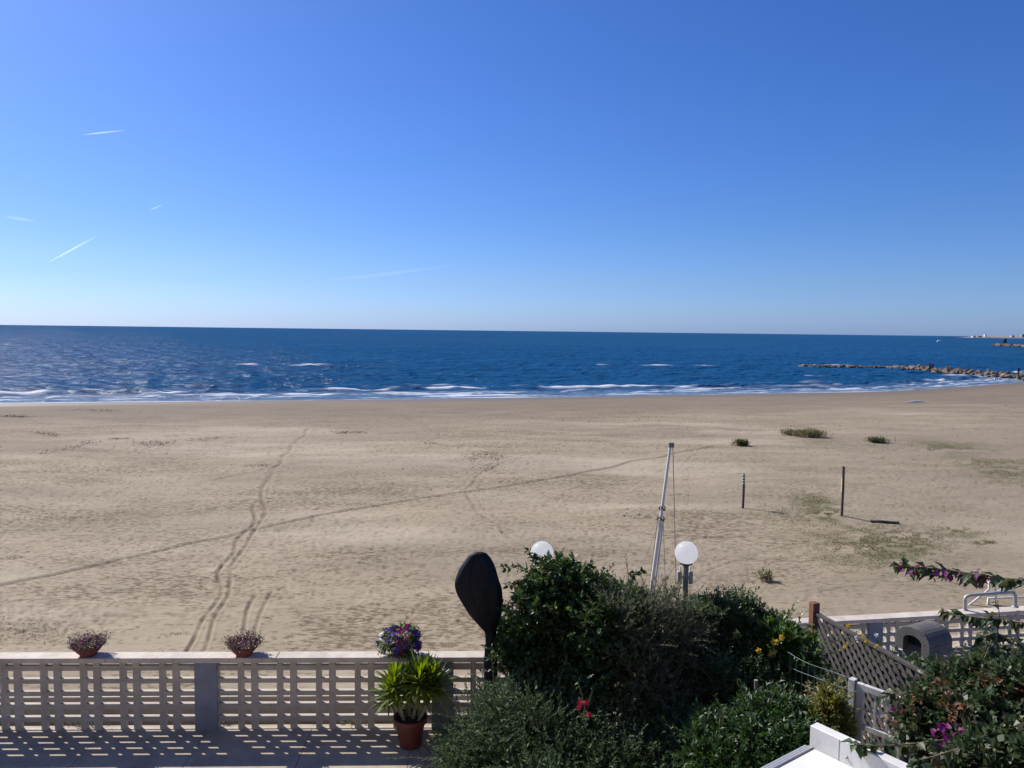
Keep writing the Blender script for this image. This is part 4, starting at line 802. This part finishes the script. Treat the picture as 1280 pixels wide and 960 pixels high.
# ------------------------------------------------------------------ potted plants
def bowl(px, label, tilt):
    q = at_z(px, 818.5, 1.0); r = empty('flower_bowl', (q[0], q[1], 1.002)); tag(r, label, 'flower bowl', 'terracotta bowls on the coping')
    b = MB(); b.lathe([(0, .0), (.10, 0), (.105, .02), (.15, .07), (.195, .135), (.205, .14), (.205, .155), (.19, .155), (.185, .14), (.17, .125)], (0, 0, 0), 32); bo = b.build('bowl', M['terracotta'], r)
    b = MB(); b.lathe([(.178, .125), (0, .14)], (0, 0, 0), 24); b.build('soil', M['soil'], r)
    n = 330; a = RNG.random(n) * 6.28; rr = np.sqrt(RNG.random(n)) * .19; P = np.stack([rr * np.cos(a), rr * np.sin(a), np.full(n, .13)], 1); D = np.stack([rr * np.cos(a) * 4, rr * np.sin(a) * 4, np.full(n, .8)], 1) + RNG.normal(size=(n, 3)) * .25
    B, DD = shoots(P, D, .05 + .09 * RNG.random(n), 7, 1.1); link('foliage', leaf_mesh('foliage', B, DD, .026, .015, .2, True), M['succulent'], r)
    k = 40; a = RNG.random(k) * 6.28; rr = .08 + RNG.random(k) * .15; Pf = np.stack([rr * np.cos(a), rr * np.sin(a), .19 + .09 * RNG.random(k) - rr * .2], 1)
    Pf = np.repeat(Pf, 4, 0); link('blossom', leaf_mesh('blossom', Pf, RNG.normal(size=Pf.shape), .022, .016, .1, True), M['pinkfl'], r)
    r.rotation_euler = (0, 0, tilt)
    return r
bowl(110.5, 'terracotta bowl of brownish succulents at the far left of the coping', .3)
bowl(305, 'terracotta bowl of brownish pink-tipped succulents right of the first blue pillar', 1.7)
q = at_z(500, 819, 1.0); pet = empty('petunia_pot', (q[0], q[1], 1.002)); tag(pet, 'round mound of purple and magenta petunias on the coping above the potted yucca', 'petunias')
b = MB(); b.lathe([(0, 0), (.10, 0), (.14, .10), (.15, .105), (.15, .12), (.12, .12), (0, .11)], (0, 0, 0), 24); b.build('pot', M['terracotta'], pet)
P, D = blob_pts([((0, 0, .17), (.25, .2, .17)), ((.05, 0, .24), (.17, .16, .13))], 260, .5, 1.0, .2, .3); B, DD = shoots(P, D, .06, 7, 1.0); ok = B[:, 2] > .012; link('foliage', leaf_mesh('foliage', B[ok], DD[ok], .045, .03, .2), M['petunialeaf'], pet)
for i, (pp_, dd_) in enumerate(zip(*blob_pts([((0, 0, .18), (.27, .21, .18)), ((.06, 0, .26), (.18, .16, .13))], 170, .97, 1.1, .2, .3))):
    if pp_[2] < .02: continue
    c_ = 'magfl' if (abs(pp_[0] - .09) < .08 and random.random() < .5) else ('whitefl' if (pp_[0] < -.19 and random.random() < .7) else 'purplefl')
    flower(pet, pp_, .040, c_, (0, 0, 0), 5, dd_)
q = at_z(513, 931, 0); pot = empty('potted_yucca', (q[0], q[1], .002)); tag(pot, 'spiky green yucca in a terracotta pot standing on the terrace', 'potted plant')
b = MB(); b.lathe([(0, 0), (.135, 0), (.14, .01), (.185, .30), (.19, .31), (.215, .315), (.22, .38), (.205, .385), (.195, .36), (.185, .34)], (0, 0, 0), 36); b.build('pot', M['darkpot'], pot)
b = MB(); b.lathe([(.19, .335), (0, .345)], (0, 0, 0), 24); b.build('soil', M['soil'], pot)
canes = [((-.08, -.02), (-.20, 0, .74), 1.0), ((.03, .02), (.12, -.03, .80), 1.1), ((.11, -.02), (.30, .03, .74), .9), ((-.02, .08), (-.05, .1, .70), .9), ((.12, .05), (.22, .1, .78), .9), ((-.1, .05), (-.28, .08, .60), .8)]
for (bx_, by_), tp, sc in canes:
    b = MB(); tp = Vector(tp); bs = Vector((bx_, by_, .33)); b.tube([bs, bs.lerp(tp, .5) + Vector((.01, 0, .0)), tp], [.026, .022, .018], 8); b.build('cane', M['palestem'], pot)
    n = 84; th = np.arange(n) * 2.4; el = np.linspace(-.15, 1.4, n) + RNG.normal(size=n) * .1; D = np.stack([np.cos(th) * np.cos(el), np.sin(th) * np.cos(el), np.sin(el)], 1)
    Pl = np.array(tp)[None] + np.stack([np.zeros(n), np.zeros(n), np.linspace(-.08, .1, n)], 1); Ln = .40 * sc * (.75 + .4 * RNG.random(n)); side_ = unit(np.cross(D, np.array([[0, 0, 1.]]))); nn = np.cross(side_, D)
    V = []; Fc = []
    for j, (f, w) in enumerate([(0, .5), (.3, 1), (.6, .85), (.85, .45), (1, .03)]):
        cpt = Pl + D * (Ln * f)[:, None] - np.array([[0, 0, 1.]]) * (Ln * .22 * f * f)[:, None]
        V += [cpt + side_ * .017 * w, cpt - side_ * .017 * w]
    V = np.stack(V, 1).reshape(-1, 3); F_ = np.array([[2 * j, 2 * j + 1, 2 * j + 3, 2 * j + 2] for j in range(4)]); Fc = (np.arange(n)[:, None, None] * 10 + F_[None]).reshape(-1, 4)
    link('leaf_rosette', npmesh('leaf_rosette', V, Fc), M['yucca'], pot)
# weeds at the foot of the wall
for i, (px, label) in enumerate([(88, 'dry weed at the foot of the balustrade under the left bowl'), (110, 'dark weed at the foot of the balustrade under the left bowl'), (272, 'small weed at the right foot of the first blue pillar'), (440, 'dry grass sprouting at the balustrade foot left of the potted yucca')]):
    q = at_z(px, 909, 0.0); q = np.array([q[0], q[1] + .10 - .10 * (i == 1), -.012 * 0 + .001]); r = empty('weed', q); tag(r, label, 'weed'); n = 40
    P = np.stack([RNG.normal(size=n) * .08, RNG.normal(size=n) * .015, np.zeros(n)], 1); D = np.stack([RNG.normal(size=n) * .6, RNG.normal(size=n) * .25, np.ones(n)], 1); B, DD = shoots(P, D, .04 + .1 * RNG.random(n), 6, .8)
    link('foliage', leaf_mesh('foliage', B, DD, .028, .01, .2, True), M['pitto' if i == 1 else 'sandgrass'], r)

# ------------------------------------------------------------------ rail and white frame beyond the right wall
rl = empty('steel_handrail', at_z(1235, 762, .14) + np.array([0, 0, 0])); tag(rl, 'grey bent steel handrail rising above the right-hand coping', 'handrail'); r0 = Vector(rl.location)
R_ = [Vector(at_y(x, y, 14.45)) - r0 for x, y in ((1206, 762), (1206, 750), (1207.5, 746), (1212, 744), (1240, 742), (1262, 740), (1267, 741), (1269, 745), (1269, 758))]
b = MB(); b.tube(R_, .034, 10); b.build('rail', M['steel'], rl)
for v in (R_[0], R_[-1]):
    b = MB(); b.lathe([(0, 0), (.06, 0), (.06, .012), (0, .012)], (v.x, v.y, v.z - .01), 14); b.build('foot_plate', M['steel'], rl)
fr = empty('white_tube_frame', at_y(1250, 775, 17.0)); fr.location.z = float(beach_z(fr.location.x, fr.location.y)); tag(fr, 'white tubular steel frame standing on the sand behind the handrail', 'frame'); f0 = Vector(fr.location)
for pix, nm in [([(1204, 762), (1222, 748), (1236, 737), (1236, 727), (1244, 727.5), (1244, 762)], 'tube'), ([(1234, 762), (1235, 748), (1280, 746)], 'tube'), ([(1244, 740), (1280, 730)], 'tube'), ([(1236, 728), (1262, 727)], 'tube'), ([(1232, 764), (1236, 757), (1236, 748)], 'tube')]:
    b = MB(); b.tube([Vector(at_y(x, y, 17.0)) - f0 for x, y in pix], .022, 8); b.build(nm, M['white'], fr)
for x in (1206, 1244, 1235, 1278):
    q = Vector(at_y(x, 760, 17.0)) - f0; b = MB(); b.tube([q, Vector((q.x, q.y, -.05))], .022, 8); b.build('leg', M['white'], fr)

# ------------------------------------------------------------------ beach posts, planks, tufts
def post(px, y0, y1, label, light):
    q = at_beach(px, y1); tp = at_y(px, y0, q[1]); h_ = tp[2] - q[2]; r = empty('beach_post', q); tag(r, label, 'post', 'posts on the beach')
    b = MB(); b.tube([(0, 0, -.2), (.01, 0, h_ * .5), (0, 0, h_)], .042, 10); b.build('shaft', M['postwood'], r)
    if light == 1:
        for f in (.72, .8, .88, .96):
            b = MB(); b.lathe([(.044, -.02), (.047, 0), (.044, .03)], (0, 0, h_ * f), 10); b.build('band', M['white'], r)
    if light == 2:
        b = MB(); b.box(-.052, -.028, -.034, .026, h_ * .48, h_ * .76); b.build('reflective_strip', M['yellowstrip'], r)
M['yellowstrip'] = surf('faded_yellow_strip', (.5, .42, .2), (.62, .52, .28), 6, .6)
post(928.5, 592, 635, 'short dark wooden post with white bands at its top on the sand', 1)
post(1052, 583, 645, 'tall dark wooden post with a faded yellow strip on the sand', 2)
q = at_beach(1105, 654); pk = empty('driftwood_plank', q, -.25); tag(pk, 'dark plank lying on the sand right of the tall post', 'plank'); b = MB(); b.bar((-.42, 0, .04), (.45, .0, .05), .12, .07); b.build('plank', M['postwood'], pk, .01)
q = at_beach(1145, 503); pl_ = empty('white_driftwood', q, .1); tag(pl_, 'pale washed-up piece of debris on the far sand near the breakwater', 'debris'); b = MB(); b.tube([(-1.0, 0, .0), (0, .1, .06), (.6, 0, .05), (.9, 0, .0)], [.05, .10, .08, .04], 8); b.build('log', M['white'], pl_)
def tuft(px, py, wpx, n, hgt, mat, label, spread_y=.35):
    q = at_beach(px, py); r = empty('grass_tuft', q); tag(r, label, 'grass tuft', 'grass tufts on the beach'); sc = q[1] / F_PX; rx = wpx * sc / 2
    P = np.stack([RNG.normal(size=n) * rx * .5, RNG.normal(size=n) * rx * spread_y, np.zeros(n)], 1); P[:, 2] = beach_z(P[:, 0] + q[0], P[:, 1] + q[1]) - q[2]; D = np.stack([RNG.normal(size=n) * .5, RNG.normal(size=n) * .5, np.ones(n)], 1)
    B, DD = shoots(P, D, hgt * (.4 + .6 * RNG.random(n)), 3, .4); link('blades', leaf_mesh('blades', B, DD, hgt * .6, .035, .2, True), M[mat], r)
tuft(927, 557, 16, 260, .30, 'tuft', 'small green grass tuft on the sand above the short post')
tuft(1012, 546, 36, 520, .42, 'sandgrass', 'wide dry grey-green grass tuft on the far sand'); tuft(988, 544, 20, 200, .32, 'sandgrass', 'small dry grass tuft left of the wide grey-green one')
tuft(1096, 553, 22, 280, .26, 'tuft', 'bright green grass tuft right of the tall post'); tuft(958, 726, 14, 60, .22, 'sandgrass', 'sparse dry tuft on the sand above the hedge', .5)
# creeping ground cover, too fine to count
Pg = []
for (cx, cy, rx, ry, n, ang) in [(1022, 632, 30, 14, 2400, .35), (1030, 647, 18, 4, 700, 0), (1100, 690, 80, 24, 6500, 0), (990, 650, 40, 14, 900, 0), (1180, 557, 48, 6, 3600, .03), (1255, 590, 40, 14, 2600, 0), (1240, 575, 50, 6, 1500, 0), (1230, 687, 14, 2.5, 350, 0), (1200, 670, 30, 5, 500, .1), (1130, 680, 60, 20, 1500, 0), (970, 640, 50, 20, 500, 0), (1040, 660, 60, 20, 900, 0), (960, 615, 30, 10, 150, 0), (1090, 557, 50, 8, 400, 0), (1010, 552, 40, 4, 300, 0), (1200, 630, 80, 20, 500, 0)]:
    for _ in range(int(n * 1.9)):
        u, v = random.gauss(0, .62), random.gauss(0, .62)
        x = cx + rx * u; y = cy + ry * v + ang * rx * u
        if float(vnoise(np.array([x * .11]), np.array([y * .3]), 91)[0]) < .42: continue
        if y < 530 or x > 1300: continue
        d = ray(x, y); z = -.62 - .78 * .3; p_ = CP + d * ((z - CAM_H) / d[2]); Pg.append((p_[0], p_[1]))
Pg = np.array(Pg); zz = beach_z(Pg[:, 0], Pg[:, 1])
for _ in range(3):
    dd = np.stack([Pg[:, 0], Pg[:, 1]], 1); sc = (zz - CAM_H) / np.where(True, 1, 1); 
Pg3 = np.stack([Pg[:, 0], Pg[:, 1], zz + .0], 1); n = len(Pg3)
D = RNG.normal(size=(n, 3)); D[:, 2] = np.abs(D[:, 2]) * .7 + .25
tag(link('beach_ground_cover', leaf_mesh('beach_ground_cover', Pg3, D, .045 * (.4 + RNG.random(n)), .016, .2, True), M['sandgrass']), 'sparse creeping grass spread over the sand at right', 'ground cover', kind='stuff')
# washed-up seaweed and crumbs
Pd = []
def drift(pix, n, sx, sy):
    n = int(n * 2.2)
    f = RNG.random(n) * (len(pix) - 1); a = f.astype(int); A = np.array(pix, float); q = A[a] + (A[a + 1] - A[a]) * (f - a)[:, None]; x = q[:, 0] + RNG.normal(size=n) * sx; y = q[:, 1] + RNG.normal(size=n) * sy
    ok = (y > 507) & (x > -40) & (x < 1320); Pd.extend(at_beach_v(x[ok], y[ok]))
for pix, n, sx, sy in [([(45, 568), (90, 559), (120, 552)], 160, 6, 1.4), ([(140, 549), (160, 548)], 60, 4, 1), ([(170, 553), (200, 557), (205, 552)], 200, 9, 2.2), ([(240, 550), (290, 546)], 70, 8, 1), ([(0, 651), (50, 647), (90, 648)], 130, 10, 2.4), ([(0, 520), (35, 521)], 120, 6, .8), ([(40, 541), (72, 544)], 120, 6, 1.2), ([(100, 512), (150, 515)], 80, 14, .8), ([(585, 572), (615, 568), (630, 575)], 220, 8, 3), ([(600, 586), (625, 582)], 90, 8, 2.5),
                   ([(0, 775), (60, 785), (40, 800)], 260, 22, 6), ([(10, 698), (15, 697)], 30, 6, 1), ([(200, 796), (228, 790)], 40, 6, 1.4), ([(420, 541), (450, 540)], 120, 8, .9), ([(530, 553), (545, 555)], 50, 6, 1), ([(780, 645), (800, 648)], 50, 6, 1), ([(310, 583), (350, 580)], 60, 10, 1), ([(470, 595), (500, 625)], 60, 14, 5), ([(0, 600), (640, 560)], 400, 60, 30), ([(0, 700), (640, 650)], 260, 80, 50), ([(700, 600), (1280, 560)], 260, 80, 40), ([(640, 740), (1200, 700)], 160, 80, 40), ([(600, 525), (900, 520)], 120, 60, 5), ([(1090, 655), (1140, 659)], 90, 10, 1.5), ([(960, 640), (1000, 643)], 60, 8, .8), ([(830, 530), (1200, 545)], 120, 60, 8), ([(100, 690), (200, 700)], 40, 30, 6)]: drift(pix, n, sx, sy)
Pd = np.array(Pd); n = len(Pd); D = RNG.normal(size=(n, 3)); D[:, 2] = np.abs(D[:, 2]) * .12; scl = np.clip(Pd[:, 1] / 30, .55, 2.2)
L = .062 * (.3 + RNG.random(n)) * scl; Pd[:, 2] += .006
V0 = leaf_mesh('tmp', Pd, D, L, L * .45, .25); tag(link('washed_up_seaweed', V0, M['debris']), 'dark dry seaweed and twigs scattered over the sand', 'seaweed', kind='stuff')

# ------------------------------------------------------------------ breakwater, people, boat, far coast
rock_meshes = []
for i in range(9):
    bm = bmesh.new(); bmesh.ops.create_icosphere(bm, subdivisions=1, radius=.5); rr = random.Random(i)
    for v in bm.verts: v.co *= rr.uniform(.72, 1.18)
    sx, sy, sz = rr.uniform(.85, 1.35), rr.uniform(.8, 1.2), rr.uniform(.55, .85)
    for v in bm.verts: v.co = Vector((v.co.x * sx, v.co.y * sy, v.co.z * sz))
    me = bpy.data.meshes.new('rock'); bm.to_mesh(me); bm.free(); me.materials.append(M['rock']); rock_meshes.append(me)
def breakwater(name, label, path, n, wid, hgt, size, rngs):
    a0 = Vector((path[0][0], path[0][1], SEA_Z)); root = empty(name, a0); tag(root, label, 'breakwater'); rr = random.Random(rngs); Ls = [math.dist(a, b) for a, b in zip(path[:-1], path[1:])]; T = sum(Ls)
    for k in range(n):
        d = (k + rr.random()) / n * T; i = 0
        while i < len(Ls) - 1 and d > Ls[i]: d -= Ls[i]; i += 1
        f = d / Ls[i]; p = Vector(path[i][:2]).lerp(Vector(path[i + 1][:2]), f); dr = (Vector(path[i + 1][:2]) - Vector(path[i][:2])).normalized(); gl = (k + .5) / n
        hh = hgt(gl); ww = wid(gl); s = rr.triangular(-1, 1, 0); sc = size * rr.uniform(.6, 1.45)
        o = link('rock', rr.choice(rock_meshes), None, root); o.location = Vector((p.x - dr.y * s * ww, p.y + dr.x * s * ww, SEA_Z + max(-.2, hh * (1 - abs(s)) * rr.uniform(.6, 1.0)))) - a0
        o.rotation_euler = (rr.uniform(-.4, .4), rr.uniform(-.4, .4), rr.uniform(0, 6.28)); o.scale = (sc, sc, sc)
bA = at_z(1000, 458.5, SEA_Z); bB = at_z(1110, 460, SEA_Z); bC = at_z(1200, 468, SEA_Z); bD = at_z(1285, 475, SEA_Z); bE = bD + (bD - bC) * .7
breakwater('rock_breakwater', 'low breakwater of brown boulders running out into the sea at the right', [bA, bB, bC, bD, bE], 290, lambda f: 1.2 + 1.2 * sstep(.25, .5, f), lambda f: .2 + .75 * sstep(.28, .42, f), 1.12, 3)
jA = at_z(1244, 432.5, SEA_Z); jB = at_z(1300, 434.5, SEA_Z)
breakwater('harbour_jetty', 'distant brown rock jetty carrying the green beacon at the right edge', [jA, jB], 110, lambda f: 3.0, lambda f: 1.3, 2.6, 9)
q = at_z(1256, 431.5, SEA_Z); bea = empty('harbour_beacon', (q[0], q[1], SEA_Z + 1.6)); tag(bea, 'small dark green harbour light tower on the distant jetty', 'beacon')
b = MB(); b.lathe([(0, 0), (1.3, 0), (1.15, 3.4), (1.5, 3.5), (1.5, 3.7), (0, 3.7)], (0, 0, 0), 14); b.build('tower', M['green'], bea)
b = MB(); b.lathe([(.7, 3.7), (.7, 4.5), (.0, 4.9)], (0, 0, 0), 12); b.build('lantern', M['green'], bea)
# people on and by the breakwater
def person(label, loc, h_, pose, mat, rz=0):
    r = empty('person', loc, rz); tag(r, label, 'person'); me = bpy.data.meshes.new('body'); s = h_ / 1.72
    if pose == 'stand':
        J = dict(pel=(0, 0, .92), ch=(0, 0, 1.28), nk=(0, 0, 1.45), hd=(0, -.02, 1.60), ls=(-.17, 0, 1.38), le=(-.22, .03, 1.12), lh=(-.2, -.06, .88), rs=(.17, 0, 1.38), re=(.23, .03, 1.12), rh=(.2, -.05, .88), lp=(-.09, 0, .86), lk=(-.1, -.02, .48), lf=(-.1, .03, .06), lt=(-.1, -.14, .03), rp=(.09, 0, .86), rk=(.12, 0, .48), rf=(.13, .04, .06), rt=(.14, -.13, .03))
    else:
        J = dict(pel=(0, 0, .14), ch=(0, -.06, .52), nk=(0, -.10, .70), hd=(0, -.14, .85), ls=(-.17, -.07, .62), le=(-.22, -.22, .40), lh=(-.12, -.42, .45), rs=(.17, -.07, .62), re=(.22, -.22, .40), rh=(.12, -.42, .45), lp=(-.09, -.03, .12), lk=(-.12, -.42, .40), lf=(-.12, -.50, .04), lt=(-.12, -.66, .03), rp=(.09, -.03, .12), rk=(.12, -.42, .40), rf=(.12, -.50, .04), rt=(.12, -.66, .03))
    RD = dict(pel=.14, ch=.16, nk=.06, hd=.105, ls=.07, le=.045, lh=.035, rs=.07, re=.045, rh=.035, lp=.09, lk=.062, lf=.045, lt=.035, rp=.09, rk=.062, rf=.045, rt=.035)
    ks = list(J); ED = [('pel', 'ch'), ('ch', 'nk'), ('nk', 'hd'), ('ch', 'ls'), ('ls', 'le'), ('le', 'lh'), ('ch', 'rs'), ('rs', 're'), ('re', 'rh'), ('pel', 'lp'), ('lp', 'lk'), ('lk', 'lf'), ('lf', 'lt'), ('pel', 'rp'), ('rp', 'rk'), ('rk', 'rf'), ('rf', 'rt')]
    me.from_pydata([Vector(J[k]) * s for k in ks], [(ks.index(a), ks.index(b)) for a, b in ED], []); o = link('body', me, mat, r)
    sk = o.modifiers.new('skin', 'SKIN'); 
    for i, k in enumerate(ks): me.skin_vertices[0].data[i].radius = (RD[k] * s, RD[k] * s)
    me.skin_vertices[0].data[0].use_root = True; sb = o.modifiers.new('sub', 'SUBSURF'); sb.levels = 1; sb.render_levels = 1
    b = MB(); R = .11 * s; b.lathe([(R * math.sin(a) * .85, -R * math.cos(a)) for a in np.linspace(.01, math.pi - .01, 9)], Vector(J['hd']) * s + Vector((0, 0, .03 * s)), 12); b.build('head', M['skin'], r)
    b = MB(); b.lathe([(R * math.sin(a) * .95, -R * math.cos(a)) for a in np.linspace(1.6, math.pi - .01, 6)], Vector(J['hd']) * s + Vector((0, .015 * s, .045 * s)), 12); b.build('hair', M['cloth_dark'], r)
def onbw(px, py, dz=0): q = at_z(px, py, SEA_Z + dz); return q
person('person in dark clothes sitting on the middle of the breakwater', onbw(1162, 459.3, 1.25), 1.75, 'sit', M['cloth_dark'], .3)
person('person in blue sitting on the breakwater beside the one in dark clothes', onbw(1165.5, 459.5, 1.25), 1.7, 'sit', M['cloth_blue'], -.4)
person('person in tan clothes sitting on the breakwater left of the dark standing figure', onbw(1234.5, 465.8, 1.25), 1.6, 'sit', M['cloth_tan'], .5)
person('person in dark clothes standing on the breakwater near the right edge', onbw(1273, 471.5, 1.0), 1.75, 'stand', M['cloth_dark'], .6)
person('person standing at the water edge in front of the breakwater', onbw(1245.5, 476, .0), 1.7, 'stand', M['cloth_blue'], 2.4)
# motor boat
q = at_z(1173, 427.5, SEA_Z); bt = empty('motor_boat', (q[0], q[1], SEA_Z), .5); tag(bt, 'tiny white motor boat on the open sea near the horizon', 'boat')
b = MB(); st = [(-2.6, .9, .0, 1.0), (-1, 1.1, -.1, 1.0), (1.2, 1.0, -.1, 1.2), (2.4, .5, .1, 1.5), (3.2, .04, .6, 1.7)]; vs = []
for x, w, z0, z1 in st: vs += [(x, -w, z1), (x, -w * .7, z0), (x, w * .7, z0), (x, w, z1)]
b.add(vs, [(i * 4 + j, i * 4 + j + 1, i * 4 + j + 5, i * 4 + j + 4) for i in range(4) for j in range(3)] + [(0, 1, 2, 3)] + [(i * 4 + 3, i * 4, i * 4 + 4, i * 4 + 7) for i in range(4)]); b.build('hull', M['white'], bt)
b = MB(); b.box(-1.2, .8, -.7, .7, 1.0, 2.3); b.build('cabin', M['white'], bt, .1)
# far coast
hx = np.linspace(1208, 1420, 60); b = MB(); vs = []; fs = []
for i, x in enumerate(hx):
    d = ray(x, 421.0); s_ = 3600 / d[1]; X = d[0] * s_; h_ = 1.0 + 7 * float(sstep(1208, 1250, x)) * (.55 + .9 * float(vnoise(np.array([x * .16]), np.array([0.]), 5)[0]))
    vs += [(X, 3600, SEA_Z - .5), (X, 3640, SEA_Z + h_ * .7), (X, 3720, SEA_Z + h_), (X + 40, 3900, SEA_Z - .5)]
for i in range(59):
    for j in range(3): a = i * 4 + j; fs.append((a, a + 4, a + 5, a + 1))
b.add(vs, fs); tag(b.build('headland', M['land']), kind='structure')
for i, (x, w, h_, mt_, lab) in enumerate([(1217, 14, 7, 'white', 'white low building at the tip of the far headland'), (1231, 6, 16, 'white', 'slim white tower building in the middle of the far headland'), (1224, 18, 6, 'plaster', 'grey low shed between the two white far buildings'), (1265, 14, 11, 'white', 'white block on the far headland behind the jetty'), (1278, 12, 17, 'plaster', 'grey block on the far headland at the right edge')]):
    d = ray(x, 421); s_ = 3640 / d[1]; bd_ = empty('far_building', (d[0] * s_, 3640, SEA_Z + 1.5)); tag(bd_, lab, 'building', 'buildings on the far headland')
    b = MB(); b.box(-w / 2, w / 2, -6, 6, 0, h_); b.build('wall', M[mt_], bd_); b = MB(); b.box(-w / 2 - .5, w / 2 + .5, -6.5, 6.5, h_, h_ + .7); b.build('roof', M['plaster'], bd_)

# ------------------------------------------------------------------ contrails
def contrail(pix, wpx, dens, label):
    root = None; YD = 26000; pts = [Vector(at_y(x, y, YD)) for x, y in pix]; Q = []; n = 26
    for i in range(n + 1):
        f = i / n * (len(pts) - 1); a = min(int(f), len(pts) - 2); Q.append(pts[a].lerp(pts[a + 1], f - a))
    k = 10; V = []; A = []; c0 = Q[0]
    for i, q in enumerate(Q):
        f = i / n; w = wpx * YD / F_PX / 2 * (.35 + .65 * math.sin(math.pi * min(1, max(0.03, f)) ** .8)) 
        for j in range(k):
            th = 2 * math.pi * j / k; V.append(q - c0 + Vector((0, math.cos(th) * w, math.sin(th) * w))); A.append(dens * (math.sin(math.pi * (.02 + .96 * f)) ** .6) * (.7 + .6 * random.random()) * .5)
    Fc = [[i * k + j, i * k + (j + 1) % k, (i + 1) * k + (j + 1) % k, (i + 1) * k + j] for i in range(n) for j in range(k)]
    me = npmesh('contrail', np.array(V), np.array(Fc), True); at = me.attributes.new('dens', 'FLOAT', 'POINT'); at.data.foreach_set('value', np.array(A, np.float32))
    o = link('contrail', me, M['contrail']); o.location = c0; o.visible_shadow = True; tag(o, label, 'contrail', 'contrails in the sky')
contrail([(104, 168.5), (130, 165.5), (156, 163)], 2.0, 0.30, 'short bright horizontal contrail highest in the sky at the left')
contrail([(187, 263), (203, 256)], 1.6, 0.20, 'tiny slanting contrail below the highest one')
contrail([(60, 328), (90, 312), (121, 295)], 2.4, 0.28, 'long slanting contrail low at the left')
contrail([(5, 271), (25, 273.5), (44, 276)], 4.0, 0.14, 'faint wispy contrail at the left edge')
contrail([(395, 352), (480, 343), (575, 330)], 4.0, 0.055, 'very faint long contrail low above the horizon at the centre')
